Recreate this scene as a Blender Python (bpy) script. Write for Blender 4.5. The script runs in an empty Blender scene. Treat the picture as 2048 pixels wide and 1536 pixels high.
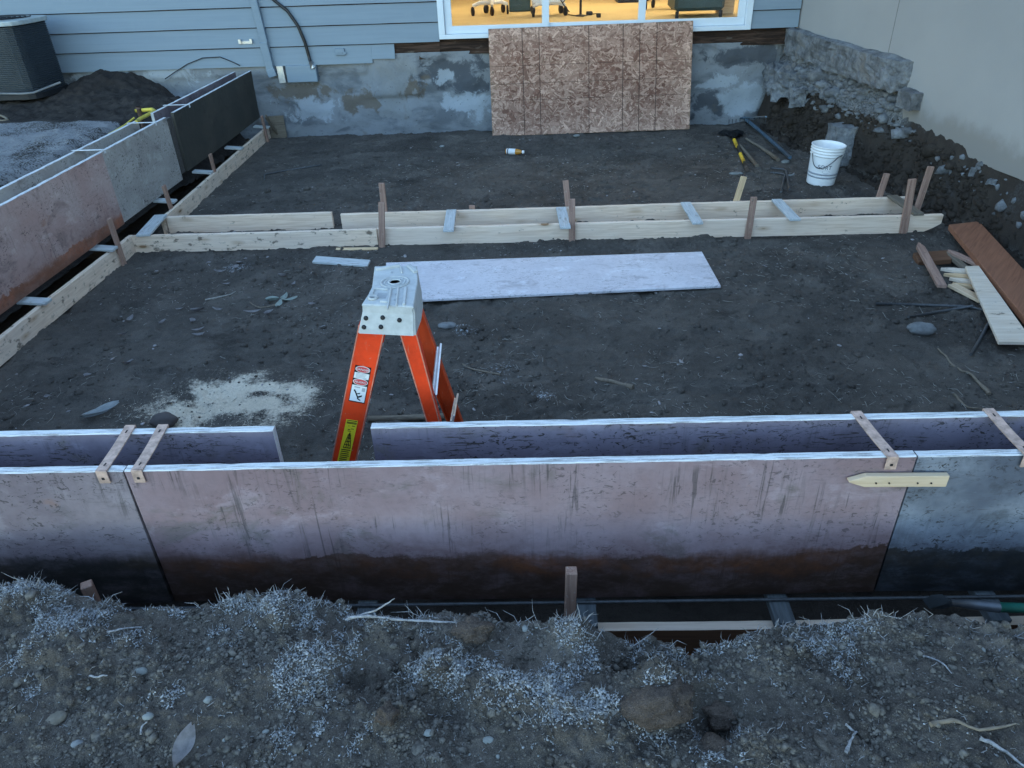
import bpy, bmesh, math, random
import numpy as np
from mathutils import Vector, Matrix, Euler

random.seed(7)
SC = bpy.context.scene
COL = SC.collection
R = math.radians
# ------------------------------------------------------------------ camera
FPX = 1478.62                      # focal length in pixels of a 2048 wide picture
PITCH, ROLL, YAW = 0.5515, -0.0351, 0.0279
CAM = Vector((0.0, 0.0, 2.193))
_f0 = Vector((-math.sin(YAW), math.cos(YAW), 0)); _r0 = Vector((math.cos(YAW), math.sin(YAW), 0)); _u0 = Vector((0, 0, 1))
FWD = _f0*math.cos(PITCH) - _u0*math.sin(PITCH)
_u1 = _u0*math.cos(PITCH) + _f0*math.sin(PITCH)
RIGHT = _r0*math.cos(ROLL) + _u1*math.sin(ROLL)
UP = _u1*math.cos(ROLL) - _r0*math.sin(ROLL)
cd = bpy.data.cameras.new('camera'); cam = bpy.data.objects.new('camera', cd); COL.objects.link(cam)
cam.matrix_world = Matrix(((RIGHT.x, UP.x, -FWD.x, CAM.x), (RIGHT.y, UP.y, -FWD.y, CAM.y), (RIGHT.z, UP.z, -FWD.z, CAM.z), (0, 0, 0, 1)))
cd.sensor_width = 36; cd.lens = FPX/2048*36; cd.clip_start = 0.05; cd.clip_end = 500
SC.camera = cam
# ------------------------------------------------------------------ light
SUN_EL, SUN_AZ = 9.0, 8.0       # low winter sun behind the house: the whole pit lies in the house's shade
w = bpy.data.worlds.new('World'); SC.world = w; w.use_nodes = True
wn = w.node_tree.nodes; wl = w.node_tree.links
sky = wn.new('ShaderNodeTexSky'); sky.sky_type = 'NISHITA'; sky.sun_disc = False
sky.sun_elevation = R(SUN_EL); sky.sun_rotation = R(SUN_AZ); sky.air_density = 1.0; sky.dust_density = 0.6; sky.ozone_density = 1.5
bg = wn['Background']; bg.inputs['Strength'].default_value = 0.15
wl.new(sky.outputs[0], bg.inputs['Color'])
sd = bpy.data.lights.new('sun', 'SUN'); sun = bpy.data.objects.new('sun', sd); COL.objects.link(sun)
sd.energy = 2.0; sd.angle = R(0.5); sd.color = (1.0, 0.86, 0.70)
_az = R(SUN_AZ); _el = R(SUN_EL)
_dir = Vector((math.sin(_az)*math.cos(_el), math.cos(_az)*math.cos(_el), math.sin(_el)))   # towards the sun
sun.rotation_euler = (-_dir).to_track_quat('-Z', 'Y').to_euler()
SC.view_settings.view_transform = 'Standard'; SC.view_settings.look = 'None'; SC.view_settings.gamma = 1
SC.view_settings.exposure = 2.8
SC.render.engine = 'CYCLES'
SC.cycles.max_bounces = 8

# ------------------------------------------------------------------ where a picture point falls on a real plane
def ray(px, py): return FWD + RIGHT*((px-1024)/FPX) + UP*((768-py)/FPX)
def G(px, py, z=0.0):
    v = ray(px, py); return CAM + v*((z-CAM.z)/v.z)
def W(px, py, Y):
    v = ray(px, py); return CAM + v*(Y/v.y)
def S(px, py, X):
    v = ray(px, py); return CAM + v*(X/v.x)
# ------------------------------------------------------------------ numpy noise
_rng = np.random.RandomState(3)
_P = _rng.permutation(4096); _ang = _rng.rand(4096)*2*np.pi; _GX = np.cos(_ang); _GY = np.sin(_ang); _VAL = _rng.rand(4096)
def _h(i, j, s): return _P[(_P[(_P[i & 4095] + j) & 4095] + s) & 4095]
def perlin(x, y, s=0):
    i = np.floor(x).astype(np.int64); j = np.floor(y).astype(np.int64); fx = x-i; fy = y-j
    u = fx*fx*fx*(fx*(fx*6-15)+10); v = fy*fy*fy*(fy*(fy*6-15)+10)
    def d(a, b):
        h = _h(i+a, j+b, s); return _GX[h]*(fx-a) + _GY[h]*(fy-b)
    return (d(0, 0)*(1-u)+d(1, 0)*u)*(1-v) + (d(0, 1)*(1-u)+d(1, 1)*u)*v
def fbm(x, y, o=4, s=0, g=.5):
    a = 1; t = 0; f = 1
    for k in range(o): t = t + a*perlin(x*f, y*f, s+17*k); a *= g; f *= 2.03
    return t
def cells(x, y, s=0):
    """distance to nearest jittered point: lumpy clods"""
    i = np.floor(x).astype(np.int64); j = np.floor(y).astype(np.int64); d = np.full(x.shape, 9.0)
    for a in (-1, 0, 1):
        for b in (-1, 0, 1):
            h = _h(i+a, j+b, s); px = i+a+_VAL[h]; py = j+b+_VAL[(h+911) & 4095]
            d = np.minimum(d, (x-px)**2+(y-py)**2)
    return np.sqrt(d)
def sstep(t): t = np.clip(t, 0, 1); return t*t*(3-2*t)
# ------------------------------------------------------------------ node materials
class M:
    def __init__(s, name, rough=.8, spec=.3, metal=0):
        s.m = bpy.data.materials.new(name); s.m.use_nodes = True; s.t = s.m.node_tree
        s.b = s.t.nodes['Principled BSDF']; s.b.inputs['Roughness'].default_value = rough
        s.b.inputs['Specular IOR Level'].default_value = spec; s.b.inputs['Metallic'].default_value = metal
        s._oc = None
    def n(s, typ, out=0, ins=None, **at):
        k = s.t.nodes.new(typ)
        for a, v in at.items(): setattr(k, a, v)
        for i, v in (ins or {}).items():
            if isinstance(v, bpy.types.NodeSocket): s.t.links.new(v, k.inputs[i])
            else: k.inputs[i].default_value = v
        return k.outputs[out]
    def obj(s):
        if s._oc is None:
            tc = s.n('ShaderNodeTexCoord', 3); oi = s.n('ShaderNodeObjectInfo', 'Random')
            sh = s.n('ShaderNodeVectorMath', 0, {0: tc, 1: s.n('ShaderNodeVectorMath', 0, {0: (37.1, 53.7, 19.3), 'Scale': oi}, operation='SCALE')}, operation='ADD')
            s._oc = (tc, sh)
        return s._oc
    def vec(s, sx, sy, sz, rnd=True):
        return s.n('ShaderNodeVectorMath', 0, {0: s.obj()[1 if rnd else 0], 1: (sx, sy, sz)}, operation='MULTIPLY')
    def noise(s, v, sc=1, det=4, ro=.55, dist=0): return s.n('ShaderNodeTexNoise', 0, {'Vector': v, 'Scale': sc, 'Detail': det, 'Roughness': ro, 'Distortion': dist})
    def vor(s, v, sc=1, out='Distance', feat='F1', rnd=1): return s.n('ShaderNodeTexVoronoi', out, {'Vector': v, 'Scale': sc, 'Randomness': rnd}, feature=feat)
    def thr(s, v, a, b, lo=0., hi=1.): return s.n('ShaderNodeMapRange', 0, {0: v, 1: a, 2: b, 3: lo, 4: hi}, interpolation_type='SMOOTHSTEP')
    def mix(s, f, a, b, mode='MIX'):
        def c(q): return q if isinstance(q, bpy.types.NodeSocket) else (*q, 1)
        return s.n('ShaderNodeMix', 2, {0: f, 6: c(a), 7: c(b)}, data_type='RGBA', blend_type=mode)
    def math(s, op, a, b=0.): return s.n('ShaderNodeMath', 0, {0: a, 1: b}, operation=op)
    def attr(s, name): return s.n('ShaderNodeAttribute', 'Fac', attribute_name=name)
    def sep(s, v, k): return s.n('ShaderNodeSeparateXYZ', k, {0: v})
    def col(s, v):
        if isinstance(v, bpy.types.NodeSocket): s.t.links.new(v, s.b.inputs['Base Color'])
        else: s.b.inputs['Base Color'].default_value = (*v, 1)
        return s
    def rough(s, v): s.t.links.new(v, s.b.inputs['Roughness']); return s
    def bump(s, h, st=.3, d=.01):
        s.t.links.new(s.n('ShaderNodeBump', 0, {'Strength': st, 'Distance': d, 'Height': h}), s.b.inputs['Normal']); return s

def m_lumber(name, a=(.66, .53, .36), b=(.47, .34, .20), dirt=.5, frost=0.0, knots=True):
    m = M(name, .75, .2)
    g = m.noise(m.vec(1.2, 22, 22), 3, 5, .6, .6); f = m.noise(m.vec(2.5, 120, 120), 2, 3)
    c = m.mix(m.thr(g, .35, .7), a, b); c = m.mix(m.math('MULTIPLY', m.thr(f, .5, .75), .4), c, b)
    c = m.mix(m.thr(m.noise(m.vec(.8, 1.5, 1.5), 2, 3), .35, .7, 0, .45), c, (a[0]*.8, a[1]*.86, a[2]*.95))
    if knots:
        kd = m.vor(m.vec(2.6, 1, 7.5), 1, rnd=1); c = m.mix(m.thr(kd, .10, .07), c, (.16, .085, .045)); c = m.mix(m.thr(kd, .24, .08, 0, .5), c, (.36, .22, .12))
    if dirt:
        d = m.noise(m.vec(9, 14, 14), 1.4, 6, .68); c = m.mix(m.thr(d, .66-.1*dirt, .78-.1*dirt, 0, .8), c, (.085, .066, .05))
    if frost:
        q = m.noise(m.vec(30, 40, 40), 2, 4, .7); c = m.mix(m.thr(q, .62-.3*frost, .9-.3*frost, 0, .8), c, (.62, .64, .66))
    m.col(c).bump(g, .25, .004); return m.m

def m_frosted_wood(name):
    m = M(name, .7, .3); g = m.noise(m.vec(3, 60, 60), 2, 4, .6)
    c = m.mix(m.thr(g, .35, .7), (.40, .43, .44), (.56, .58, .59)); c = m.mix(m.thr(m.noise(m.vec(6, 20, 20), 2, 4), .55, .75), c, (.28, .26, .24))
    m.col(c).bump(g, .4, .004); return m.m

def m_panel(name, a, b, wet=(.05, .03, .022), wet_h=.2, wet_and_shade_amt=1.0, specks=.5, streak=.4, rust=.3, scratch=.4, wet_rough=.5, stain=(.13, .11, .10)):
    """old overlaid form plywood: mottled film, drips, chips, and a soaked band along the foot, deepened with painted shade"""
    m = M(name, .62, .35); o = m.obj()[0]; z = m.sep(o, 2)
    big = m.noise(m.vec(1.3, 1.3, 1.6), 2.0, 5, .6); c = m.mix(m.thr(big, .34, .68), a, b)
    fine = m.noise(m.vec(18, 18, 18), 2, 5, .7); c = m.mix(m.thr(fine, .42, .75, 0, .30), c, (a[0]*.62, a[1]*.62, a[2]*.64))
    cl = m.noise(m.vec(2.2, 2, 3.2), 1.7, 6, .68, .6); c = m.mix(m.thr(cl, .53, .68, 0, .7), c, stain); cb = m.noise(m.vec(1.7, 2, 2.4), 2.6, 6, .7, .4); c = m.mix(m.thr(cb, .55, .66, 0, .5), c, (b[0]*1.25, b[1]*1.3, b[2]*1.3))
    if streak:
        sv = m.noise(m.vec(24, 1, 1.6), 1.6, 6, .72, .9); sm = m.noise(m.vec(2.6, 1, 2.2), 1.3, 4, .6)
        k = m.math('MULTIPLY', m.thr(sv, .52, .68), m.thr(sm, .42, .60)); c = m.mix(m.math('MULTIPLY', k, streak), c, (.09, .075, .075))
        sv2 = m.noise(m.vec(40, 1, 1.8), 1.3, 5, .68, .7); k2 = m.math('MULTIPLY', m.thr(sv2, .57, .62), m.thr(sm, .45, .58)); c = m.mix(m.math('MULTIPLY', k2, streak), c, (.045, .04, .04))
    if rust:
        rr = m.noise(m.vec(3.1, 3, 4), 1.5, 5, .6); c = m.mix(m.thr(rr, .66, .76, 0, rust), c, (.27, .115, .055))
    if scratch:
        hv = m.noise(m.vec(9, 4, 70), 1.5, 5, .7, .8); hm = m.noise(m.vec(2.2, 1, 6), 1.4, 4, .6)
        k = m.math('MULTIPLY', m.thr(hv, .57, .61), m.thr(hm, .45, .58)); c = m.mix(m.math('MULTIPLY', k, scratch), c, (.05, .04, .04))
    if specks:
        sp = m.noise(m.vec(15, 14, 26), 2.6, 5, .68, 1.0); sm2 = m.noise(m.vec(3, 3, 4), 1.2, 4, .6); k = m.math('MULTIPLY', m.thr(sp, .575, .60), m.thr(sm2, .40, .60))
        c = m.mix(m.math('MULTIPLY', k, specks), c, (.03, .026, .026))
    if wet_and_shade_amt:
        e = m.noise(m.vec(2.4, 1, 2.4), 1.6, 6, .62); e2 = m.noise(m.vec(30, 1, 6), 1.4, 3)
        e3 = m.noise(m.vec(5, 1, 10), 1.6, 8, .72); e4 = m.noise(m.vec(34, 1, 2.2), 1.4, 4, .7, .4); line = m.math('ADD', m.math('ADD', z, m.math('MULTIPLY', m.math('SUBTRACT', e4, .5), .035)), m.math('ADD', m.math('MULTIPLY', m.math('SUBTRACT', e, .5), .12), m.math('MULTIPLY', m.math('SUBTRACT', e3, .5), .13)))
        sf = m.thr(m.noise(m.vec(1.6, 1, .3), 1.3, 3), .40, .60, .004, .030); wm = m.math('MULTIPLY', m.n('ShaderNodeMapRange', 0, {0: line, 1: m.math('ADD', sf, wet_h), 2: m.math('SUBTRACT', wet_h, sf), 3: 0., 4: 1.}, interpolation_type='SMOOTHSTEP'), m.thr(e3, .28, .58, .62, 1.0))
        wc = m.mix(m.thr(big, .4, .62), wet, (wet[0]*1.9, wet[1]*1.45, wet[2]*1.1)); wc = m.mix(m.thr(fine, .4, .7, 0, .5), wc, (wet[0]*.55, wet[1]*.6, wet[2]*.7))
        c = m.mix(m.math('MULTIPLY', m.math('MULTIPLY', m.thr(line, wet_h+.15, wet_h+.0), .55*wet_and_shade_amt), m.thr(cb, .38, .60, .25, 1.0)), c, (a[0]*.44, a[1]*.35, a[2]*.33))  # soft fade above the wet line: damp plus trench shade put into the colour
        wc = m.mix(m.thr(m.math('ADD', line, m.math('MULTIPLY', m.math('SUBTRACT', e, .5), .12)), wet_h-.03, wet_h-.12), wc, (wet[0]*.62, wet[1]*.68, wet[2]*.72))  # lower foot darkened again, trench shade painted into the wet colour
        c = m.mix(m.math('MULTIPLY', wm, wet_and_shade_amt), c, wc); m.rough(m.thr(wm, 0, 1, .66, wet_rough))
    m.col(c).bump(fine, .12, .004); return m.m

def m_frost_edge(name):
    m = M(name, .85, .3); g = m.noise(m.vec(5, 90, 5), 2, 4, .6); s2 = m.noise(m.vec(50, 50, 50), 3, 4, .7)
    c = m.mix(m.thr(g, .45, .68), (.62, .63, .65), (.30, .29, .29)); c = m.mix(m.thr(s2, .52, .72, 0, .7), c, (.74, .75, .76)); c = m.mix(m.thr(m.noise(m.vec(2.3, 30, 3), 2, 4, .65), .58, .68, 0, .7), c, (.26, .23, .21))
    c = m.mix(m.thr(m.vor(m.vec(3.1, .5, .5), 1), .035, .02), c, (.2, .2, .22))
    m.col(c).bump(s2, .6, .004); return m.m

def m_plain(name, c, rough=.6, metal=0, spec=.4, var=.25, sc=12):
    m = M(name, rough, spec, metal); g = m.noise(m.vec(1, 1, 1), sc, 5, .65)
    m.col(m.mix(m.thr(g, .3, .75), c, tuple(x*(1-var) for x in c))).bump(g, .08, .003); return m.m

def m_soil(name, a, b, grit=(.22, .21, .20), fr=(.50, .53, .57), bumpd=.02):
    m = M(name, .95, .15); o = m.vec(1, 1, 1, False)
    big = m.noise(o, 1.1, 5, .6); mid = m.noise(o, 14, 6, .7); fin = m.noise(o, 90, 4, .7)
    c = m.mix(m.thr(big, .35, .68), a, b); c = m.mix(m.thr(mid, .40, .70, 0, .6), c, tuple(x*.45 for x in a)); pk = m.noise(o, 2.6, 4, .6); c = m.mix(m.thr(pk, .50, .64, 0, .55), c, tuple(x*1.35 for x in a)); pk2 = m.noise(m.vec(1, 1.7, 1, False), 1.9, 5, .65); c = m.mix(m.thr(pk2, .55, .68, 0, .65), c, tuple(x*.5 for x in b)); c = m.mix(m.thr(fin, .5, .78, 0, .6), c, tuple(x*1.9 for x in b))
    fn2 = m.noise(o, 330, 3, .7); c = m.mix(m.thr(fn2, .56, .72, 0, .8), c, tuple(x*2.3 for x in a)); c = m.mix(m.thr(fn2, .44, .32, 0, .7), c, tuple(x*.3 for x in a)); cr = m.vor(o, 19, 'Distance', 'DISTANCE_TO_EDGE') if 0 else m.noise(m.vec(1, 1, 1, False), 42, 5, .75, 1.5); c = m.mix(m.math('MULTIPLY', m.thr(cr, .42, .34, 0, .85), m.thr(pk, .42, .58)), c, tuple(x*.22 for x in a))
    gv = m.vor(o, 85); gm = m.noise(o, 9, 3); c = m.mix(m.math('MULTIPLY', m.thr(gv, .17, .10), m.thr(gm, .55, .68)), c, grit)
    gv2 = m.vor(o, 26); c = m.mix(m.math('MULTIPLY', m.thr(gv2, .075, .05), m.thr(gm, .48, .6)), c, (.30, .29, .28))
    pat = m.noise(o, 55, 5, .75)
    k = m.thr(m.math('ADD', m.attr('frost'), m.math('MULTIPLY', m.math('SUBTRACT', pat, .5), 1.5)), .45, .70); c = m.mix(k, c, fr)
    k = m.thr(m.math('ADD', m.attr('concrete'), m.math('MULTIPLY', m.math('SUBTRACT', mid, .5), 1.3)), .45, .60); c = m.mix(k, c, m.mix(m.thr(pat, .38, .62), (.22, .225, .235), (.07, .07, .073)))
    k = m.thr(m.math('ADD', m.attr('sawdust'), m.math('MULTIPLY', m.math('SUBTRACT', pat, .5), 1.1)), .26, .80); c = m.mix(k, c, m.mix(m.thr(fin, .4, .7), (.74, .65, .53), (.56, .48, .38)))
    k = m.thr(m.attr('brown'), .3, .8); c = m.mix(m.math('MULTIPLY', k, .8), c, m.mix(mid, (.050, .038, .031), (.024, .019, .016)))
    h = m.math('ADD', m.math('ADD', m.math('MULTIPLY', mid, .45), m.math('MULTIPLY', cr, .45)), m.math('ADD', m.math('MULTIPLY', fin, .4), m.math('MULTIPLY', fn2, .12)))
    m.col(c).bump(h, 1.0, bumpd); return m.m

MAT = {}
MAT['lumber'] = m_lumber('fresh_spruce', a=(.84, .66, .52), b=(.66, .48, .35), dirt=.4)
MAT['lumber_muddy'] = m_lumber('muddy_spruce', a=(.82, .65, .51), b=(.64, .47, .35), dirt=1.15)
MAT['stake'] = m_lumber('weathered_stake', (.40, .25, .19), (.22, .13, .10), .5, .15, False)
MAT['stake_pale'] = m_lumber('pale_stake', (.72, .52, .32), (.50, .33, .19), .25, 0, False)
MAT['stake_yellow'] = m_lumber('yellow_stake', (.68, .51, .35), (.54, .38, .24), .1, 0, False)
MAT['frost_wood'] = m_frosted_wood('frosted_board')
MAT['edge'] = m_frost_edge('frosted_plywood_edge')
MAT['redplank'] = m_lumber('red_brown_plank', (.30, .13, .075), (.20, .085, .05), .25, 0, False)
MAT['whiteplank'] = m_lumber('whitish_plank', (.74, .62, .50), (.58, .46, .35), .5, .25, False)
MAT['block'] = m_lumber('rusty_block_and_shaded_board', (.16, .08, .045), (.09, .045, .028), .6, 0, False)
MAT['spacer'] = m_lumber('dark_treated_block', (.14, .155, .165), (.07, .075, .08), .35, 0, False)
MAT['strap'] = m_plain('frosted_rusty_strap', (.58, .40, .33), .7, .1, .4, .5, 40)
MAT['strapw'] = m_plain('frosted_strap', (.66, .68, .70), .75, 0, .4, .3, 40)
MAT['soil_pit'] = m_soil('damp_dark_soil', (.112, .099, .088), (.062, .055, .050))
MAT['soil_damp'] = m_soil('damp_cut_soil', (.050, .040, .033), (.028, .023, .020))
MAT['soil_front'] = m_soil('frosty_dry_soil', (.125, .108, .094), (.080, .070, .062), (.30, .29, .28), fr=(.25, .255, .265))
MAT['soil_yard'] = m_soil('yard_soil', (.050, .042, .038), (.032, .028, .026), fr=(.235, .235, .245))
MAT['dark'] = m_plain('dark_metal', (.035, .037, .042), .55, .6)
MAT['rebar'] = m_plain('rebar_steel', (.11, .115, .125), .55, .5, .4, .4, 60)
MAT['black'] = m_plain('black_plastic', (.012, .012, .014), .4)
MAT['orange'] = m_plain('orange_fibreglass', (.74, .065, .012), .45, 0, .4, .25, 25)
MAT['orange_shaded'] = m_plain('orange_fibreglass_inside_shade', (.50, .060, .012), .55, 0, .4, .25, 25)
def m_rail(name, c):
    m = M(name, .5, .35); g = m.noise(m.vec(1, 1, 1), 9, 5, .65); f = m.noise(m.vec(30, 30, 6), 3, 5, .7); d = m.noise(m.vec(1, 1, 1), 60, 4, .7)
    q = m.mix(m.thr(g, .35, .7), c, tuple(x*.72 for x in c)); q = m.mix(m.thr(f, .60, .72, 0, .55), q, (.50, .20, .13)); q = m.mix(m.thr(d, .64, .72, 0, .7), q, (.42, .30, .25)); q = m.mix(m.thr(m.noise(m.vec(3, 3, 2), 3, 5, .65), .60, .72, 0, .5), q, (.16, .07, .045))
    m.col(q).bump(f, .1, .003); return m.m
MAT['orange'] = m_rail('orange_fibreglass_rail', (.78, .055, .010)); MAT['orange_shaded'] = m_rail('orange_fibreglass_shaded', (.55, .060, .012))  # second orange is a darker copy, shade of the inner face put into the colour
MAT['orange_pale_edge'] = m_plain('orange_fibreglass_pale_strip', (.62, .22, .15), .7, 0, .3, .4, 40)  # paler, pinker orange for the narrow strips along the rail edges
MAT['cap'] = m_plain('light_grey_ladder_cap', (.46, .475, .48), .6, 0, .4, .2, 30)
MAT['cap_lo'] = m_plain('grey_cap_recess', (.34, .36, .38), .7, 0, .3, .3, 30)
MAT['alu'] = m_plain('aluminium', (.62, .63, .65), .35, .8, .5, .2, 30)
MAT['white'] = m_plain('white_plastic', (.80, .80, .81), .45, 0, .4, .08, 8)
MAT['ltgrey'] = m_plain('grey_label', (.36, .38, .42), .6)
MAT['paper'] = m_plain('label_paper', (.68, .70, .72), .6, 0, .3, .1)
MAT['red'] = m_plain('label_red', (.55, .07, .08), .5)
MAT['yellow'] = m_plain('label_yellow', (.72, .60, .03), .5, 0, .3, .1)
MAT['yellow2'] = m_plain('yellow_band', (.75, .46, .03), .5)
MAT['amber'] = m_plain('amber_drink', (.50, .22, .03), .2, 0, .5, .2)
MAT['green'] = m_plain('green_fibreglass', (.03, .22, .17), .4)
MAT['bluepole'] = m_plain('blue_painted_tube', (.09, .145, .20), .5, .2, .4, .5, 20)
MAT['oldwood'] = m_lumber('old_wood_handle', (.20, .165, .125), (.11, .09, .07), .4, 0, False)
MAT['stone'] = m_plain('grey_stone', (.19, .195, .20), .8, 0, .3, .5, 18)
MAT['clod'] = m_soil('dry_clod', (.128, .100, .084), (.082, .065, .056), bumpd=.03)
MAT['pale_stone'] = m_plain('pale_stone', (.22, .23, .225), .8, 0, .3, .4, 18)
MAT['leaf'] = m_plain('frosted_leaf', (.36, .335, .34), .8, 0, .2, .35, 60)
MAT['straw'] = m_plain('pale_straw', (.36, .34, .31), .85, 0, .2, .4, 60)
MAT['root'] = m_plain('brown_root', (.22, .18, .14), .9, 0, .2, .4, 60)
MAT['frost'] = m_plain('hoar_frost', (.40, .41, .43), .9, 0, .3, .72, 55)
MAT['frostroot'] = m_plain('frosted_root', (.34, .335, .345), .9, 0, .3, .6, 90)
MAT['pebble'] = m_plain('crumb_of_soil', (.16, .145, .13), .95, 0, .1, .8, 45)

# ------------------------------------------------------------------ objects
def tag(o, label=None, cat=None, group=None, kind=None):
    if label: o['label'] = label
    if cat: o['category'] = cat
    if group: o['group'] = group
    if kind: o['kind'] = kind
    return o
def empty(name, loc=(0, 0, 0), rz=0):
    o = bpy.data.objects.new(name, None); COL.objects.link(o); o.location = loc; o.rotation_euler = (0, 0, rz); o.empty_display_size = .1; return o
def link(name, me, mats, parent=None, loc=None, smooth=False):
    o = bpy.data.objects.new(name, me); COL.objects.link(o)
    for m in (mats if isinstance(mats, (list, tuple)) else [mats]): me.materials.append(m)
    if parent: o.parent = parent
    if loc is not None: o.location = loc
    if smooth: me.polygons.foreach_set('use_smooth', [True]*len(me.polygons))
    return o
def build(name, bm, mats, parent=None, loc=None, smooth=False):
    me = bpy.data.meshes.new(name); bm.normal_update(); bm.to_mesh(me); bm.free(); return link(name, me, mats, parent, loc, smooth)
def box(bm, lo, hi, mtx=None, bev=0.0, mi=0):
    t = bmesh.new(); bmesh.ops.create_cube(t, size=1)
    lo = Vector(lo); hi = Vector(hi)
    for v in t.verts: v.co = Vector(((lo[i]+hi[i])/2 + v.co[i]*(hi[i]-lo[i]) for i in range(3)))
    if bev: bmesh.ops.bevel(t, geom=list(t.edges), offset=bev, segments=1, profile=.5, affect='EDGES')
    add(bm, t, mtx, mi)
def add(bm, t, mtx=None, mi=0):
    vs = [bm.verts.new(mtx @ v.co if mtx else v.co) for v in t.verts]
    for f in t.faces:
        try: g = bm.faces.new([vs[v.index] for v in f.verts]); g.material_index = mi; g.smooth = f.smooth
        except ValueError: pass
    t.free()
def idx(t): t.verts.index_update(); t.verts.ensure_lookup_table(); return t
_add = add
def add(bm, t, mtx=None, mi=0): idx(t); _add(bm, t, mtx, mi)
def prism(bm, pts, lo, hi, mtx=None, mi=0, bev=0):
    """outline pts (x, y) pulled from z=lo to z=hi"""
    t = bmesh.new(); a = [t.verts.new((x, y, lo)) for x, y in pts]; b = [t.verts.new((x, y, hi)) for x, y in pts]; n = len(pts)
    t.faces.new(a[::-1]); t.faces.new(b)
    for i in range(n): t.faces.new((a[i], a[(i+1) % n], b[(i+1) % n], b[i]))
    bmesh.ops.recalc_face_normals(t, faces=list(t.faces))
    if bev: bmesh.ops.bevel(t, geom=list(t.edges), offset=bev, segments=2, profile=.6, affect='EDGES')
    add(bm, t, mtx, mi)
def tube(bm, pts, rad, seg=8, mi=0, jit=0):
    pts = [Vector(p) for p in pts]; n = len(pts); rs = rad if isinstance(rad, (list, tuple)) else [rad]*n
    rings = []; up = Vector((0, 0, 1))
    for i, p in enumerate(pts):
        d = (pts[min(i+1, n-1)]-pts[max(i-1, 0)]).normalized()
        a = d.cross(up); a = d.cross(Vector((1, 0, 0))) if a.length < .05 else a; a.normalize(); b = d.cross(a)
        rings.append([bm.verts.new(p + (a*math.cos(q)+b*math.sin(q))*rs[i]*(1+random.uniform(-jit, jit))) for q in [2*math.pi*k/seg for k in range(seg)]])
    for i in range(n-1):
        for k in range(seg):
            f = bm.faces.new((rings[i][k], rings[i][(k+1) % seg], rings[i+1][(k+1) % seg], rings[i+1][k])); f.material_index = mi; f.smooth = True
    for r, s in ((rings[0], 1), (rings[-1], -1)):
        f = bm.faces.new(r[::s]); f.material_index = mi
def lathe(bm, prof, seg=40, mtx=None, mi=0):
    t = bmesh.new(); rings = [[t.verts.new((r*math.cos(2*math.pi*k/seg), r*math.sin(2*math.pi*k/seg), z)) for k in range(seg)] for r, z in prof]
    for i in range(len(prof)-1):
        for k in range(seg): t.faces.new((rings[i][k], rings[i][(k+1) % seg], rings[i+1][(k+1) % seg], rings[i+1][k])).smooth = True
    if prof[0][0] > 1e-4: t.faces.new(rings[0][::-1])
    if prof[-1][0] > 1e-4: t.faces.new(rings[-1])
    add(bm, t, mtx, mi)
def frame(p0, p1, nrm):
    """matrix: local x along p0->p1, local -y towards nrm"""
    x = (p1-p0).normalized(); y = -(Vector(nrm)-x*x.dot(Vector(nrm))).normalized(); z = x.cross(y)
    m = Matrix((x, y, z)).transposed().to_4x4(); m.translation = p0; return m
def beam(name, p0, p1, w, t, nrm, mat, label, cat, group=None, point=0, bev=.0025, frost_end=False):
    """a straight stick of lumber, wide face turned to nrm, as ONE mesh in its own axes (grain along local x)"""
    p0 = Vector(p0); p1 = Vector(p1); L = (p1-p0).length; bm = bmesh.new(); h = w/2
    if point:
        pts = [(0, -h), (L-point, -h), (L-point*.15, -h*.12), (L-point*.15, h*.12), (L-point, h), (0, h)]
        prism(bm, pts, -t/2, t/2, Matrix.Rotation(R(90), 4, 'X'), 0, bev)
    else: box(bm, (0, -t/2, -h), (L, t/2, h), None, bev)
    if frost_end:
        bm.faces.ensure_lookup_table()
        for f in bm.faces:
            if f.normal.x > .9: f.material_index = 1
    o = build(name, bm, [mat, MAT['edge']] if frost_end else mat); o.matrix_world = frame(p0, p1, nrm); return tag(o, label, cat, group)
def board(name, p0, p1, h, t, mat, label, group=None, cat='board', jag=False):
    """board standing on edge on the ground from p0 to p1 (its face line), height h"""
    p0 = Vector(p0); p1 = Vector(p1); d = p1-p0; L = d.length; n = max(2, int(L/.06)); bm = bmesh.new()
    prev = None
    for i in range(n+1):
        x = L*i/n; q = [random.uniform(-.0012, .0012) for _ in range(4)]; bow = .004*math.sin(x*2.1+p0.x*3)
        top = h+q[0]; bot = 0
        if jag and x > L-.16: bot = h*.5*max(0, (x-(L-.16))/.16)**1.5; 
        r = [bm.verts.new((x, bow, bot)), bm.verts.new((x, t+bow, bot)), bm.verts.new((x, t+bow, top-.002)), bm.verts.new((x, t-.003+bow, top)), bm.verts.new((x, .003+bow, top)), bm.verts.new((x, bow, top-.003))]
        if prev:
            for k in range(6): bm.faces.new((prev[k], prev[(k+1) % 6], r[(k+1) % 6], r[k]))
        else: bm.faces.new(r)
        prev = r
    bm.faces.new(prev[::-1]); bmesh.ops.recalc_face_normals(bm, faces=list(bm.faces))
    o = build(name, bm, mat); x = d.normalized(); o.matrix_world = Matrix(((x.x, -x.y, 0, p0.x), (x.y, x.x, 0, p0.y), (x.z, 0, 1, p0.z), (0, 0, 0, 1))); return tag(o, label, cat, group)
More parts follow.
